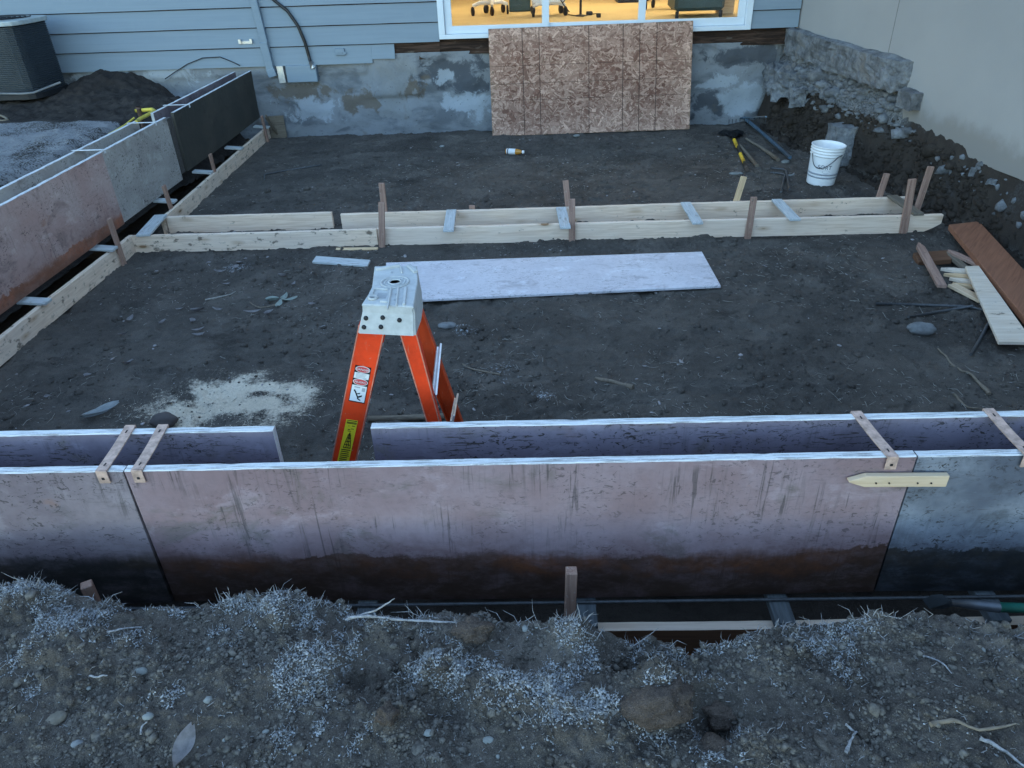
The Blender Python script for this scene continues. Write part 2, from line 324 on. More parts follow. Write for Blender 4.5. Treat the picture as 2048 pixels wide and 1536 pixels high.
def panel(p0, p1, zb, zt, t, mat, label, group='plywood form panels', seed=0, pale_end=1):
    """form panel: face line p0->p1, body behind it (local +y); frost on the cut top edge"""
    rnd = random.Random(seed); p0 = Vector((p0[0], p0[1], zb)); p1 = Vector((p1[0], p1[1], zb)); d = p1-p0; L = d.length; H = zt-zb; n = int(L/.035); bm = bmesh.new(); prev = None
    for i in range(n+1):
        x = L*i/n; j = rnd.uniform(-.0013, .0013); k = rnd.uniform(-.0007, .0007) - (.003 if rnd.random() < .03 else 0)
        bow = .006*math.sin(x*1.9+seed)
        r = [bm.verts.new(c) for c in ((x, bow, 0), (x, bow, H*.35), (x, bow*.6, H*.7), (x, j, H-.003+k*.3), (x, .003+j, H+k), (x, t*.5, H+k*.4), (x, t-.002, H+k), (x, t, H-.004), (x, t+bow, 0))]
        if prev:
            for q in range(9):
                f = bm.faces.new((prev[q], prev[(q+1) % 9], r[(q+1) % 9], r[q])); f.material_index = 1 if q in (3, 4, 5, 6) else 0
        else: bm.faces.new(r).material_index = pale_end
        prev = r
    bm.faces.new(prev[::-1]).material_index = pale_end; bmesh.ops.recalc_face_normals(bm, faces=list(bm.faces))
    o = build('plywood_form', bm, [mat, MAT['edge']]); x = d.normalized()
    o.matrix_world = Matrix(((x.x, -x.y, 0, p0.x), (x.y, x.x, 0, p0.y), (0, 0, 1, p0.z), (0, 0, 0, 1))); return tag(o, label, 'plywood form', group)
def text(s, size, depth=.0004, align='CENTER'):
    cu = bpy.data.curves.new('t', 'FONT'); cu.body = s; cu.size = size; cu.extrude = depth; cu.align_x = align; cu.align_y = 'CENTER'
    o = bpy.data.objects.new('t', cu); COL.objects.link(o); dg = bpy.context.evaluated_depsgraph_get(); me = bpy.data.meshes.new_from_object(o.evaluated_get(dg)); bpy.data.objects.remove(o); bpy.data.curves.remove(cu); return me
def grid(name, xs, ys, hf, mat, attrs=None, kind='structure', dx=None):
    X, Y = np.meshgrid(xs, ys); Z = hf(X, Y); nx, ny = len(xs), len(ys)
    XX = X; YY = Y
    if dx is not None: XX, YY = dx(X, Y, Z)
    co = np.stack([XX, YY, Z], -1).reshape(-1, 3).astype(np.float32)
    i = (np.arange(ny-1)[:, None]*nx + np.arange(nx-1)[None, :]).ravel(); q = np.stack([i, i+1, i+nx+1, i+nx], -1).astype(np.int32)
    me = npmesh(name, co, q)
    for k, fn in (attrs or {}).items():
        a = me.attributes.new(k, 'FLOAT', 'POINT'); a.data.foreach_set('value', np.clip(fn(X, Y, Z), 0, 1).ravel().astype(np.float32))
    o = link(name, me, mat, smooth=True); return tag(o, kind=kind)
def npmesh(name, co, faces):
    me = bpy.data.meshes.new(name); k = faces.shape[1]; n = len(faces)
    me.vertices.add(len(co)); me.vertices.foreach_set('co', co.astype(np.float32).ravel()); me.loops.add(n*k); me.loops.foreach_set('vertex_index', faces.ravel().astype(np.int32))
    me.polygons.add(n); me.polygons.foreach_set('loop_start', np.arange(0, n*k, k, dtype=np.int32)); me.polygons.foreach_set('loop_total', np.full(n, k, np.int32)); me.update(calc_edges=True); return me
def ico(sub=1):
    t = bmesh.new(); bmesh.ops.create_icosphere(t, subdivisions=sub, radius=1); idx(t); v = np.array([x.co[:] for x in t.verts]); f = np.array([[a.index for a in q.verts] for q in t.faces]); t.free(); return v, f
def scatter(name, pos, scl, mat, jit=.25, sub=1, seed=0, flat=(1, 1, 1), kind='stuff', smooth=False):
    """many crumbs of one kind as one mesh, each squashed, jittered and turned differently"""
    rs = np.random.RandomState(seed); v, f = ico(sub); n = len(pos); k = len(v)
    V = v[None]*(1+rs.uniform(-jit, jit, (n, k, 1))); V = V*(np.array(flat)*(1+rs.uniform(-.35, .35, (n, 3))))[:, None, :]
    a = rs.rand(n)*6.283; c, s = np.cos(a)[:, None], np.sin(a)[:, None]
    x = V[..., 0]*c-V[..., 1]*s; y = V[..., 0]*s+V[..., 1]*c; V = np.stack([x, y, V[..., 2]], -1)*np.asarray(scl)[:, None, None] + np.asarray(pos)[:, None, :]
    F = (f[None]+(np.arange(n)*k)[:, None, None]).reshape(-1, 3); o = link(name, npmesh(name, V.reshape(-1, 3), F), mat, smooth=smooth); return tag(o, kind=kind)
def sticks(name, P, D, Ln, Wd, mat, kind='stuff', seed=0, bend=.25):
    """many little straws: 3-sided bent slivers as one mesh"""
    rs = np.random.RandomState(seed); n = len(P); D = D/np.linalg.norm(D, axis=1, keepdims=True); side = np.cross(D, rs.normal(size=(n, 3))); side /= np.linalg.norm(side, axis=1, keepdims=True); up = np.cross(D, side)
    L = np.asarray(Ln)[:, None]; Wd = np.asarray(Wd)[:, None]; mid = P + D*L*.5 + side*L*rs.uniform(-bend, bend, (n, 1)) ; end = P + D*L + up*L*rs.uniform(-bend, bend, (n, 1))*.5
    rings = []
    for c, wv in ((P, 1.0), (mid, .9), (end, .3)):
        for k in range(3): rings.append(c + (side*math.cos(k*2.094)+up*math.sin(k*2.094))*Wd*wv)
    V = np.stack(rings, 1).reshape(-1, 3); b = np.arange(n)*9; F = []
    for s in (0, 3):
        for k in range(3): F.append(np.stack([b+s+k, b+s+(k+1) % 3, b+s+3+(k+1) % 3, b+s+3+k], -1))
    o = link(name, npmesh(name, V, np.concatenate(F)), mat); return tag(o, kind=kind)

# ================================================================== THE SETTING
FL = 0.0; ZT = 0.79; PB = 0.205; YS = 9.88
YB = np.array([4.0, 5.4, 5.9, 6.5, 7.2, 7.8, 8.4, 9.2, 10.3])
XT = np.array([3.70, 3.62, 3.52, 3.44, 3.36, 3.28, 3.08, 3.00, 2.96])
YW = np.array([4.0, 5.4, 7.2, 7.4, 8.4, 9.2, 10.3]); XTOP = np.array([3.80, 3.70, 3.56, 3.40, 3.26, 3.18, 3.16]); ZTOP = np.array([.55, .56, .66, .62, .62, .66, .66])
def wall_x(y): return 3.33 + (9.9-y)*.0733
def bank(X, Y):
    n = fbm(Y*2.3, Y*0+1, 4, 5)*.08+fbm(X*6, Y*6, 3, 5)*.02; xt = np.interp(Y, YB, XT)+n; xp = np.maximum(np.interp(Y, YW, XTOP)-.015+fbm(Y*2.2, Y*0+3, 3, 9)*.05*(Y > 7.1), xt+.07); zt = np.interp(Y, YW, ZTOP)+fbm(Y*2.1, Y*0+7, 3, 19)*.05
    t = np.clip((X-xt)/(xp-xt), 0, 1); return (t*.75+.25*sstep(t))*zt + .20*sstep((X-xp)/np.maximum(.05, wall_x(Y)-xp+.02))*sstep((Y-7.0)/.3), t
_pr = random.Random(4)
PRINTS = [(_pr.uniform(-2.6, 2.8), _pr.uniform(2.6, 5.5), .14, .055, _pr.uniform(0, 3.1), _pr.uniform(.006, .014)) for _ in range(26)] + [(.25, 3.3, .5, .03, .25, .012), (.9, 3.05, .42, .03, -.35, .014), (.1, 2.95, .4, .025, .5, .012), (1.3, 3.5, .5, .03, -.1, .012)]
def h_pit(X, Y):
    h = fbm(X*.9, Y*.9, 3, 1)*.022 + fbm(X*3.3, Y*3.3, 3, 2)*.014 + fbm(X*11, Y*11, 3, 3)*.007
    rough = sstep((fbm(X*.8, Y*.8, 3, 31)+.06)*3.2); lump = .5-cells(X*15, Y*15, 4)
    h = h + rough*(np.maximum(lump, 0)*.016 + np.abs(fbm(X*22, Y*22, 3, 8))*.022) + fbm(X*34, Y*34, 2, 18)*.004
    for cx_, cy_, rx_, ry_, an_, dp in PRINTS:
        c_, s_ = math.cos(an_), math.sin(an_); u = ((X-cx_)*c_+(Y-cy_)*s_)/rx_; v = (-(X-cx_)*s_+(Y-cy_)*c_)/ry_; q = u*u+v*v; h = h - dp*sstep((1.15-q)*2.5) + dp*.8*np.exp(-((q-1.6)/.5)**2)
    # footprints and scuffs
    h = h - .016*sstep((fbm(X*4.2, Y*4.2, 2, 41)-.24)*6) + .012*sstep((fbm(X*5.2, Y*5.2, 3, 44)-.26)*5)
    b, t = bank(X, Y)
    h = h + b + t*(1-t)*4*(fbm(X*9, Y*9, 4, 12)*.06)+ t*(1-t)*(fbm(X*14, Y*14, 3, 6)*.05) + .9*t*(1-t)*np.maximum(.45-cells(X*10, Y*10, 6), 0)*.12
    # trenches for the footings
    def tr(c, a, b_, e): return sstep((c-a)/e)*sstep((b_-c)/e)
    s = fbm(X*7, Y*7, 3, 14)
    h = h - .06*tr(Y, 5.79, 6.19, .04)*sstep((3.25-X)/.1) + .05*np.exp(-((X+2.2)**2/.12+(Y-6.0)**2/.012))
    h = h - .13*sstep((-3.255-X)/.05)*sstep((X+4.4)/.2) - .25*sstep((-4.0-X)/.3)
    h = h - .10*sstep((2.13-Y)/.05)*sstep((Y-1.75)/.04)
    h = h - .06*sstep((Y-9.6)/.5)*sstep((2.9-X)/.3)
    h = h + .03*np.exp(-((X+1.05)**2/.05+(Y-2.72)**2/.02))
    return h
def ell(X, Y, cx, cy, rx, ry, a=0):
    c, s = math.cos(a), math.sin(a); u = (X-cx)*c+(Y-cy)*s; v = -(X-cx)*s+(Y-cy)*c; return np.exp(-((u/rx)**2+(v/ry)**2))
def ellpx(X, Y, px, py, rx, ry, z=0):
    p = G(px, py, z); q = G(px+rx, py, z); r = G(px, py-ry, z); return ell(X, Y, p.x, p.y, max(.02, (q-p).length), max(.02, (r-p).length))
def a_frost(X, Y, Z):
    t = 0*X
    for px, py, rx, ry, k in [(1085, 790, 45, 20, .5), (1000, 740, 90, 40, .42), (930, 660, 60, 20, .45), (560, 600, 90, 50, .36), (470, 535, 60, 16, .5), (1200, 650, 120, 50, .3), (640, 660, 60, 40, .35), (1280, 690, 90, 40, .3), (1500, 790, 160, 40, .25), (600, 720, 80, 40, .3)]:
        t = np.maximum(t, k*ellpx(X, Y, px, py, rx, ry))
    return t
def a_saw(X, Y, Z):
    t = 0*X
    for px, py, rx, ry, k in [(470, 805, 130, 44, 1.), (380, 822, 70, 22, .85), (570, 790, 70, 22, .7), (430, 835, 110, 25, .9), (330, 832, 60, 16, .6), (470, 778, 60, 14, .7), (590, 778, 40, 12, .5), (300, 820, 50, 14, .4)]: t = np.maximum(t, k*ellpx(X, Y, px, py, rx*1.1, ry*1.15))
    t = np.minimum(1, t*(1.18+fbm(X*6, Y*8, 4, 63)*1.1))
    for px, py, rx, ry in [(448, 843, 46, 13), (520, 787, 18, 5), (372, 793, 14, 5)]: t = t*(1-ellpx(X, Y, px, py, rx, ry)**.6)
    return t
def a_conc(X, Y, Z):
    b, t = bank(X, Y); k = 0*X
    k = np.maximum(k, ell(X, Y, 3.52, 6.0, .10, .42, .1)*.62*(t > .3)); k = np.maximum(k, ell(X, Y, 3.66, 5.45, .07, .18)*.6*(t > .3))
    k = np.maximum(k, sstep((Z-.50)/.06)*sstep((Y-7.0)/.5)*.95); k = np.maximum(k, ell(X, Y, 3.5, 7.2, .2, .32)*(t > .55)*.85)
    k = np.maximum(k, sstep((t-.80+.10*fbm(Y*3, X*0, 3, 4))/.10)*(.62+.3*fbm(Y*2.5, X*0, 2, 3))); return k
def a_brown(X, Y, Z):
    b, t = bank(X, Y); return np.maximum(sstep((t-.02)*8)*(.75+.25*sstep((Y-7.3)/.4))*(1-sstep((Z-.5)/.06)*sstep((Y-7.0)/.3)), .9*np.maximum(sstep((2.13-Y)/.05), sstep((-3.25-X)/.04)))
xs = np.concatenate([np.arange(-4.6, -3.66, .06), np.arange(-3.66, 2.85, .0125), np.arange(2.85, 3.8, .0045), np.arange(3.8, 4.1, .03)]); ys = np.arange(1.52, 10.32, .0125)
grid('pit_floor', xs, ys, h_pit, MAT['soil_pit'], {'frost': a_frost, 'sawdust': a_saw, 'concrete': a_conc, 'brown': a_brown})
def hz(x, y): return float(h_pit(np.array([[x]]), np.array([[y]]))[0, 0])

# crumbling dark soil on the cut
_rb = np.random.RandomState(17); _yy = _rb.uniform(4.2, 9.6, 9000); _xx = np.interp(_yy, YB, XT)+_rb.uniform(-.05, .34, 9000); _k = _xx < wall_x(_yy)-.02; _xx, _yy = _xx[_k], _yy[_k]; _zz = h_pit(_xx[None], _yy[None])[0]
BANKC = (np.stack([_xx, _yy, _zz+.003], -1)[_zz < .56], _rb.gamma(1.5, .0075, len(_xx))[_zz < .56]+.003)
# yard beyond the left form
def h_yard(X, Y):
    edge = -4.12 + fbm(X*2, Y*2, 3, 21)*.12 + .08*np.sin(Y*1.3); d = np.clip((-3.62-X)/(-3.62-edge), 0, 1)
    top = .70 + fbm(X*1.5, Y*1.5, 3, 22)*.03
    slab = sstep((7.62+fbm(X*3, Y*3, 2, 3)*.15-Y)/.12)
    dirt = sstep((Y-7.55)/.5)
    mound = .17*np.exp(-((X+5.25)/.42)**2-((Y-9.85)/.7)**2) + .06*np.exp(-((X+4.75)/.3)**2-((Y-9.9)/.4)**2) - .28*np.exp(-((X+4.2)/.33)**2-((Y-9.9)/.5)**2)
    h = top*sstep(d*1.1) - .06*dirt + mound*sstep((d-.3)*3) + dirt*(fbm(X*6, Y*6, 4, 25)*.05+np.maximum(.45-cells(X*9, Y*9, 5), 0)*.05)
    return h + .02*slab*np.maximum(0, fbm(X*12, Y*12, 3, 28)) + (1-slab)*0 + sstep(1-np.abs(d-.55)*2)*(fbm(X*10, Y*10, 4, 27)*.08)
def y_frost(X, Y, Z):
    slab = sstep((7.66+fbm(X*3, Y*3, 2, 3)*.15-Y)/.10)*sstep((Z-.60)/.05); return slab*(.66+fbm(X*2.5, Y*2.5, 3, 77)*.30)
grid('yard', np.concatenate([np.arange(-12, -6.6, .12), np.arange(-6.6, -3.6, .018)]), np.arange(1.2, 10.3, .024), h_yard, MAT['soil_yard'], {'frost': y_frost})

# near bank of earth
CR = [(-3, 1.56), (-1.6, 1.55), (-1.39, 1.53), (-1.26, 1.50), (-1.16, 1.45), (-1.08, 1.47), (-.9, 1.50), (-.68, 1.505), (-.55, 1.48), (-.44, 1.43), (-.30, 1.44), (-.15, 1.45), (-.08, 1.41), (.02, 1.39), (.11, 1.365), (.25, 1.34), (.40, 1.30), (.48, 1.32), (.60, 1.36), (.76, 1.39), (1.14, 1.41), (1.22, 1.38), (1.32, 1.37), (3.9, 1.40)]
CX = np.array([c[0] for c in CR]); CYv = np.array([c[1] for c in CR])
def px_bump(X, Y, px, py, r, h, z=.55):
    p = G(px, py, z); return 1.5*h*np.exp(-(((X-p.x)/r)**2+((Y-p.y)/(r*.85))**2))
BUMPS = [(1320, 1390, .075, .07), (1430, 1440, .07, -.06), (1000, 1385, .16, .035), (880, 1330, .07, .035), (780, 1440, .06, .03), (620, 1330, .10, .025), (930, 1270, .05, .035), (760, 1255, .05, .03), (150, 1290, .10, .04), (60, 1210, .10, .03), (1180, 1440, .10, .035), (1150, 1280, .06, .04), (1260, 1330, .05, -.03), (1050, 1330, .05, -.03), (1540, 1290, .10, .02), (1500, 1480, .06, .03), (560, 1220, .06, .03), (700, 1350, .05, -.03), (900, 1410, .07, -.03), (1750, 1240, .12, .02), (1900, 1420, .14, .02), (330, 1380, .2, .02), (960, 1480, .12, -.02)]
def h_front(X, Y):
    ye = np.interp(X, CX, CYv) + fbm(X*9, Y*2, 3, 51)*.03; base = .535 + fbm(X*1.6, Y*1.6, 2, 52)*.03
    h = base + fbm(X*6, Y*6, 4, 53)*.018 + np.maximum(.5-cells(X*20, Y*20, 55), 0)*.040*sstep((fbm(X*3, Y*3, 2, 56)+.15)*4) + np.maximum(.5-cells(X*52, Y*52, 58), 0)*.010 + fbm(X*40, Y*40, 3, 57)*.007 + np.abs(fbm(X*11, Y*11, 4, 59))*.022
    for b in BUMPS: h = h + px_bump(X, Y, *b)
    d = (Y-ye)/.085; return h - sstep(d)*(h-.02) - .03*sstep((Y-ye+.05)/.05)*0
FP = [(60, 1195, 80, 22, 1), (20, 1180, 40, 18, 1), (150, 1262, 65, 28, .95), (190, 1240, 50, 25, .9), (110, 1235, 40, 20, .8), (270, 1285, 40, 20, .5), (330, 1212, 40, 14, .8), (480, 1202, 45, 20, 1), (545, 1215, 55, 28, 1), (620, 1225, 40, 25, .8), (585, 1350, 55, 35, .85), (640, 1330, 50, 50, .8), (680, 1335, 30, 45, .8), (570, 1380, 40, 25, .7), (600, 1470, 40, 35, .5), (860, 1320, 45, 30, 1), (925, 1340, 45, 35, 1), (830, 1345, 30, 30, .8), (900, 1375, 60, 25, .6), (1000, 1362, 40, 22, .9), (1060, 1375, 60, 30, 1), (1115, 1395, 60, 35, 1), (1130, 1300, 35, 30, .9), (1145, 1262, 35, 20, 1), (1165, 1330, 40, 35, .8), (1120, 1440, 60, 30, .9), (1190, 1445, 60, 30, 1), (1245, 1455, 30, 30, .7), (1310, 1320, 40, 14, .8), (1345, 1320, 30, 20, .9), (1340, 1400, 30, 22, .7), (1480, 1295, 30, 12, .9), (1290, 1283, 26, 12, .8), (1430, 1292, 30, 10, .9), (1600, 1256, 60, 14, .5), (1660, 1290, 50, 32, .8), (1700, 1262, 40, 18, .8), (1690, 1325, 30, 25, .5), (1530, 1335, 30, 12, .5), (760, 1240, 60, 18, .55), (700, 1225, 35, 18, .6), (850, 1228, 30, 14, .5), (735, 1475, 40, 40, .45), (470, 1260, 60, 30, .35), (60, 1330, 50, 50, .35), (85, 1365, 25, 18, .5), (1370, 1440, 30, 30, .6), (1430, 1510, 40, 25, .8), (1480, 1480, 40, 20, .5), (1310, 1490, 50, 30, .4), (230, 1430, 30, 20, .25), (335, 1405, 16, 12, .8), (1400, 1360, 60, 20, .5), (960, 1410, 70, 14, .6)]
def f_frost(X, Y, Z):
    t = 0*X
    for px, py, rx, ry, k in FP: t = np.maximum(t, .62*k*ellpx(X, Y, px, py, rx*1.15, ry*1.2, .55))
    return np.maximum(t, .10+.14*fbm(X*4, Y*4, 3, 61))
xs = np.arange(-2.4, 2.4, .0055); ys = np.arange(.35, 1.66, .005)
grid('earth_bank', xs, ys, h_front, MAT['soil_front'], {'frost': f_frost})
def hf(x, y): return h_front(np.asarray(x, float), np.asarray(y, float))
def FG(px, py):
    """picture point onto the near bank"""
    z = .54
    for _ in range(8):
        p = G(px, py, z); z = .6*float(hf([[p.x]], [[p.y]])[0, 0])+.4*z
    p = G(px, py, z); return Vector((p.x, p.y, float(hf([[p.x]], [[p.y]])[0, 0])))

# wide ground to the horizon, with the pit left open
bm = bmesh.new()
def quad(bm, a, b, c, d, mi=0): f = bm.faces.new([bm.verts.new(v) for v in (a, b, c, d)]); f.material_index = mi; return f
quad(bm, (-120, -120, .5), (120, -120, .5), (120, .36, .5), (-120, .36, .5))
quad(bm, (-120, .36, .5), (-2.39, .36, .5), (-2.39, 1.5, .5), (-120, 1.5, .5)); quad(bm, (2.39, .36, .5), (120, .36, .5), (120, 1.5, .5), (2.39, 1.5, .5))
quad(bm, (-3.7, 1.5, .5), (-2.39, 1.5, .5), (-2.39, 1.56, -.1), (-3.7, 1.56, -.1)); quad(bm, (2.39, 1.5, .5), (4.0, 1.5, .5), (4.0, 1.56, -.1), (2.39, 1.56, -.1))
quad(bm, (-120, 1.5, .5), (-11.9, 1.5, .5), (-11.9, 120, .5), (-120, 120, .5)); quad(bm, (4.0, 1.5, .52), (120, 1.5, .52), (120, 120, .52), (4.0, 120, .52))
quad(bm, (-11.9, 10.28, .5), (4.0, 10.28, .5), (4.0, 120, .5), (-11.9, 120, .5))
tag(build('ground', bm, MAT['soil_front']), kind='structure')

# ================================================================== HOUSE
m = M('painted_lap_siding', .6, .3); g = m.noise(m.vec(.6, 8, 14), 2, 5, .6); f = m.noise(m.vec(3, 3, 3), 3, 4, .6)
c = m.mix(m.thr(g, .3, .75), (.188, .240, .290), (.168, .218, .268)); c = m.mix(m.thr(f, .5, .8, 0, .4), c, (.20, .25, .295)); m.col(c).bump(g, .12, .003); MAT['siding'] = m.m
m = M('stained_concrete', .85, .25); o = m.vec(1, 1, 1); z = m.sep(m.obj()[0], 2)
n1 = m.noise(m.vec(.7, 1, 1.5), 2.1, 6, .62, .4); n2 = m.noise(o, 4.5, 6, .7); n3 = m.noise(o, 34, 4, .7)
c = m.mix(m.thr(n1, .36, .52), (.115, .125, .14), (.20, .215, .235)); c = m.mix(m.thr(n1, .60, .68, 0, .6), c, (.06, .066, .078)); c = m.mix(m.thr(n2, .64, .70, 0, .5), c, (.30, .33, .36))
br = m.noise(o, 6, 6, .75, .6); off = m.math('MULTIPLY', m.math('SUBTRACT', br, .5), 2.0)
for nm_, cl_ in (('dark', (.050, .056, .068)), ('tan', (.120, .100, .080)), ('pale', (.31, .345, .385)), ('block', (.20, .212, .225))):
    c = m.mix(m.thr(m.math('ADD', m.attr(nm_), off), .42, .72, 0, .85), c, cl_)
c = m.mix(m.thr(m.noise(o, 2.3, 4, .6), .64, .72, 0, .6), c, (.125, .108, .088)); c = m.mix(m.thr(n3, .60, .72, 0, .6), c, (.06, .06, .065))
c = m.mix(m.thr(m.vor(m.vec(9, 9, 16), 1), .075, .05), c, (.05, .05, .055)); m.col(c).bump(m.math('ADD', n3, n2), .5, .012); MAT['concrete'] = m.m
m = M('broken_concrete', .9, .25); o = m.vec(1, 1, 1); n2 = m.noise(o, 6, 6, .7); n3 = m.noise(o, 40, 4, .7)
c = m.mix(m.thr(n2, .36, .64), (.095, .098, .105), (.225, .235, .25)); c = m.mix(m.thr(n3, .58, .72, 0, .7), c, (.09, .09, .095)); c = m.mix(m.thr(m.noise(o, 3, 3), .58, .7, 0, .7), c, (.17, .15, .13)); m.col(c).bump(m.math('ADD', n3, n2), .8, .03); MAT['broken'] = m.m
m = M('rotten_rim_board', .9, .2); g = m.noise(m.vec(1.2, 20, 14), 2, 6, .68, .5); c = m.mix(m.thr(g, .4, .66), (.022, .014, .011), (.075, .046, .034)); c = m.mix(m.thr(m.noise(m.vec(3, 9, 9), 2, 4), .62, .72, 0, .6), c, (.13, .11, .095)); m.col(c).bump(g, .6, .02); MAT['rim'] = m.m
MAT['doorframe'] = m_plain('white_vinyl_frame', (.60, .66, .72), .45, 0, .4, .06, 5)
MAT['roomfloor'] = m_plain('tan_vinyl_floor', (.62, .48, .25), .55, 0, .4, .10, 2.5)
MAT['roomwall'] = m_plain('cream_room_wall', (.62, .52, .34), .8)
m = M('door_glass'); nt = m.t; tr = m.n('ShaderNodeBsdfTransparent', 0, {0: (.93, .95, .96, 1)}); gl = m.n('ShaderNodeBsdfGlossy', 0, {0: (.9, .93, .96, 1), 1: .02}); fr = m.n('ShaderNodeFresnel', 0, {0: 1.45})
nt.links.new(m.n('ShaderNodeMixShader', 0, {0: fr, 1: tr, 2: gl}), nt.nodes['Material Output'].inputs[0]); MAT['glass'] = m.m
m = M('ceiling_lamp_glow'); m.b.inputs['Emission Color'].default_value = (1, .80, .48, 1); m.b.inputs['Emission Strength'].default_value = 1.55; MAT['lamp'] = m.m

house = empty('house', (0, YS, 0)); tag(house, 'house with blue grey lap siding, stained concrete foundation and a lit sliding door', 'house')
def H(v): return Vector(v) - Vector((0, YS, 0))
# siding courses: each lap a thin wedge leaning out at its foot; dark gaps between laps stand in for shadow lines
bm = bmesh.new(); XL = -14.0
def lap(x0, x1, z0, z1): 
    n = max(2, int((x1-x0)/.25)); pr = None
    for i in range(n+1):
        x = x0+(x1-x0)*i/n; q = random.uniform(-.0015, .0015)
        r = [bm.verts.new(v) for v in ((x, -.026+q, z0+q), (x, -.006, z1-.013), (x, .012, z1-.013), (x, -.010, z0))]
        if pr:
            for k in range(4): bm.faces.new((pr[k], r[k], r[(k+1) % 4], pr[(k+1) % 4]))
        else: bm.faces.new(r[::-1])
        pr = r
    bm.faces.new(pr)
zc = [.83, 1.05, 1.27, 1.49]; 
while zc[-1] < 3.6: zc.append(zc[-1]+.22)
DX0, DX1 = -1.01, 2.745
lap(XL, -1.86, .83, 1.05); lap(-1.858, -1.575, .875, 1.05); lap(XL, DX0-.002, 1.05, 1.27)
for a, b in zip(zc[2:-1], zc[3:]): lap(XL, DX0-.002, a, b)
zr = [1.085, 1.285]
while zr[-1] < 3.4: zr.append(zr[-1]+.22)
for a, b in zip(zr[:-1], zr[1:]): lap(DX1+.002, 3.315, a, b)
lap(DX0-.1, DX1+.1, 3.16, 3.4); [lap(XL, 3.315, 3.45+.25*k, 3.7+.25*k) for k in range(12)]
bmesh.ops.recalc_face_normals(bm, faces=list(bm.faces)); build('siding', bm, MAT['siding'], house)
bm = bmesh.new(); box(bm, (XL, .02, .85), (DX0-.01, .1, 3.7)); box(bm, (DX1+.01, .02, 1.08), (3.33, .1, 3.7)); box(bm, (DX0-.01, .02, 3.17), (DX1+.01, .1, 3.7)); build('wall_sheathing', bm, MAT['rim'], house)
# foundation: rough concrete face
def conc_face(X, Z):
    return .04+fbm(X*1.1, Z*1.6, 3, 81)*.05 + fbm(X*6, Z*6, 4, 82)*.014
fx = np.arange(-14, 3.16, .03); fz = np.linspace(-.25, .93, 44); X, Z = np.meshgrid(fx, fz); Y = conc_face(X, Z)
Y = Y + sstep((X-2.95)/.2)*.15*sstep((.35-Z)/.3) - .02*sstep((Z-.70)/.02)*sstep((-1.95-X)/.02)
Y = np.where((X < -1.3) & (X > -1.9) & (Z > .42), Y-.035, Y); co = np.stack([X, Y, Z], -1).reshape(-1, 3); nx = len(fx); i = (np.arange(len(fz)-1)[:, None]*nx+np.arange(nx-1)[None]).ravel()
me = npmesh('foundation', co, np.stack([i, i+1, i+nx+1, i+nx], -1)); link('foundation', me, MAT['concrete'], house, smooth=True)
def fpatch(nm, lst):
    v = 0*X
    for x0, y0, x1, y1 in lst:
        a_, b_ = W(x0, y0, 9.93), W(x1, y1, 9.93); cx_, cz_ = (a_.x+b_.x)/2, (a_.z+b_.z)/2; qx = X+fbm(X*2.3, Z*2.3, 4, 95)*.30; qz = Z+fbm(X*2.6, Z*2.6, 4, 96)*.16; pw = 6 if nm == 'block' else 2; v = np.maximum(v, np.exp(-np.abs((qx-cx_)/(abs(b_.x-a_.x)*.6))**pw-np.abs((qz-cz_)/(abs(a_.z-b_.z)*.6))**pw))
    at = me.attributes.new(nm, 'FLOAT', 'POINT'); at.data.foreach_set('value', v.ravel().astype(np.float32))
fpatch('dark', [(795, 118, 985, 165), (870, 150, 985, 185), (1380, 95, 1600, 128), (1385, 180, 1450, 235)])
fpatch('tan', [(530, 165, 680, 205), (690, 185, 750, 225), (815, 140, 850, 200)])
fpatch('pale', [(880, 185, 990, 235), (1385, 150, 1460, 172), (1445, 170, 1535, 225), (560, 195, 700, 240), (860, 140, 900, 165), (120, 142, 420, 165)])
fpatch('block', [(745, 122, 828, 200), (755, 203, 830, 228)])
bm = bmesh.new(); box(bm, (-14, .12, -.3), (3.2, .5, .90)); box(bm, (-14, .06, .88), (3.32, .3, .925)); box(bm, (3.205, .16, -.3), (3.5, .6, 1.13)); box(bm, (-3.5, .35, .93), (3.2, .45, 1.019)); build('foundation_core', bm, MAT['concrete'], house)
fx = np.arange(-1.6, 3.34, .02); fz = np.linspace(.895, 1.11, 14); X, Z = np.meshgrid(fx, fz); Y = .035+fbm(X*1.5, Z*12, 3, 85)*.03; co = np.stack([X, Y, Z], -1).reshape(-1, 3); nx = len(fx); i = (np.arange(len(fz)-1)[:, None]*nx+np.arange(nx-1)[None]).ravel()
link('rim_board', npmesh('rim_board', co, np.stack([i, i+1, i+nx+1, i+nx], -1)), MAT['rim'], house, smooth=True)
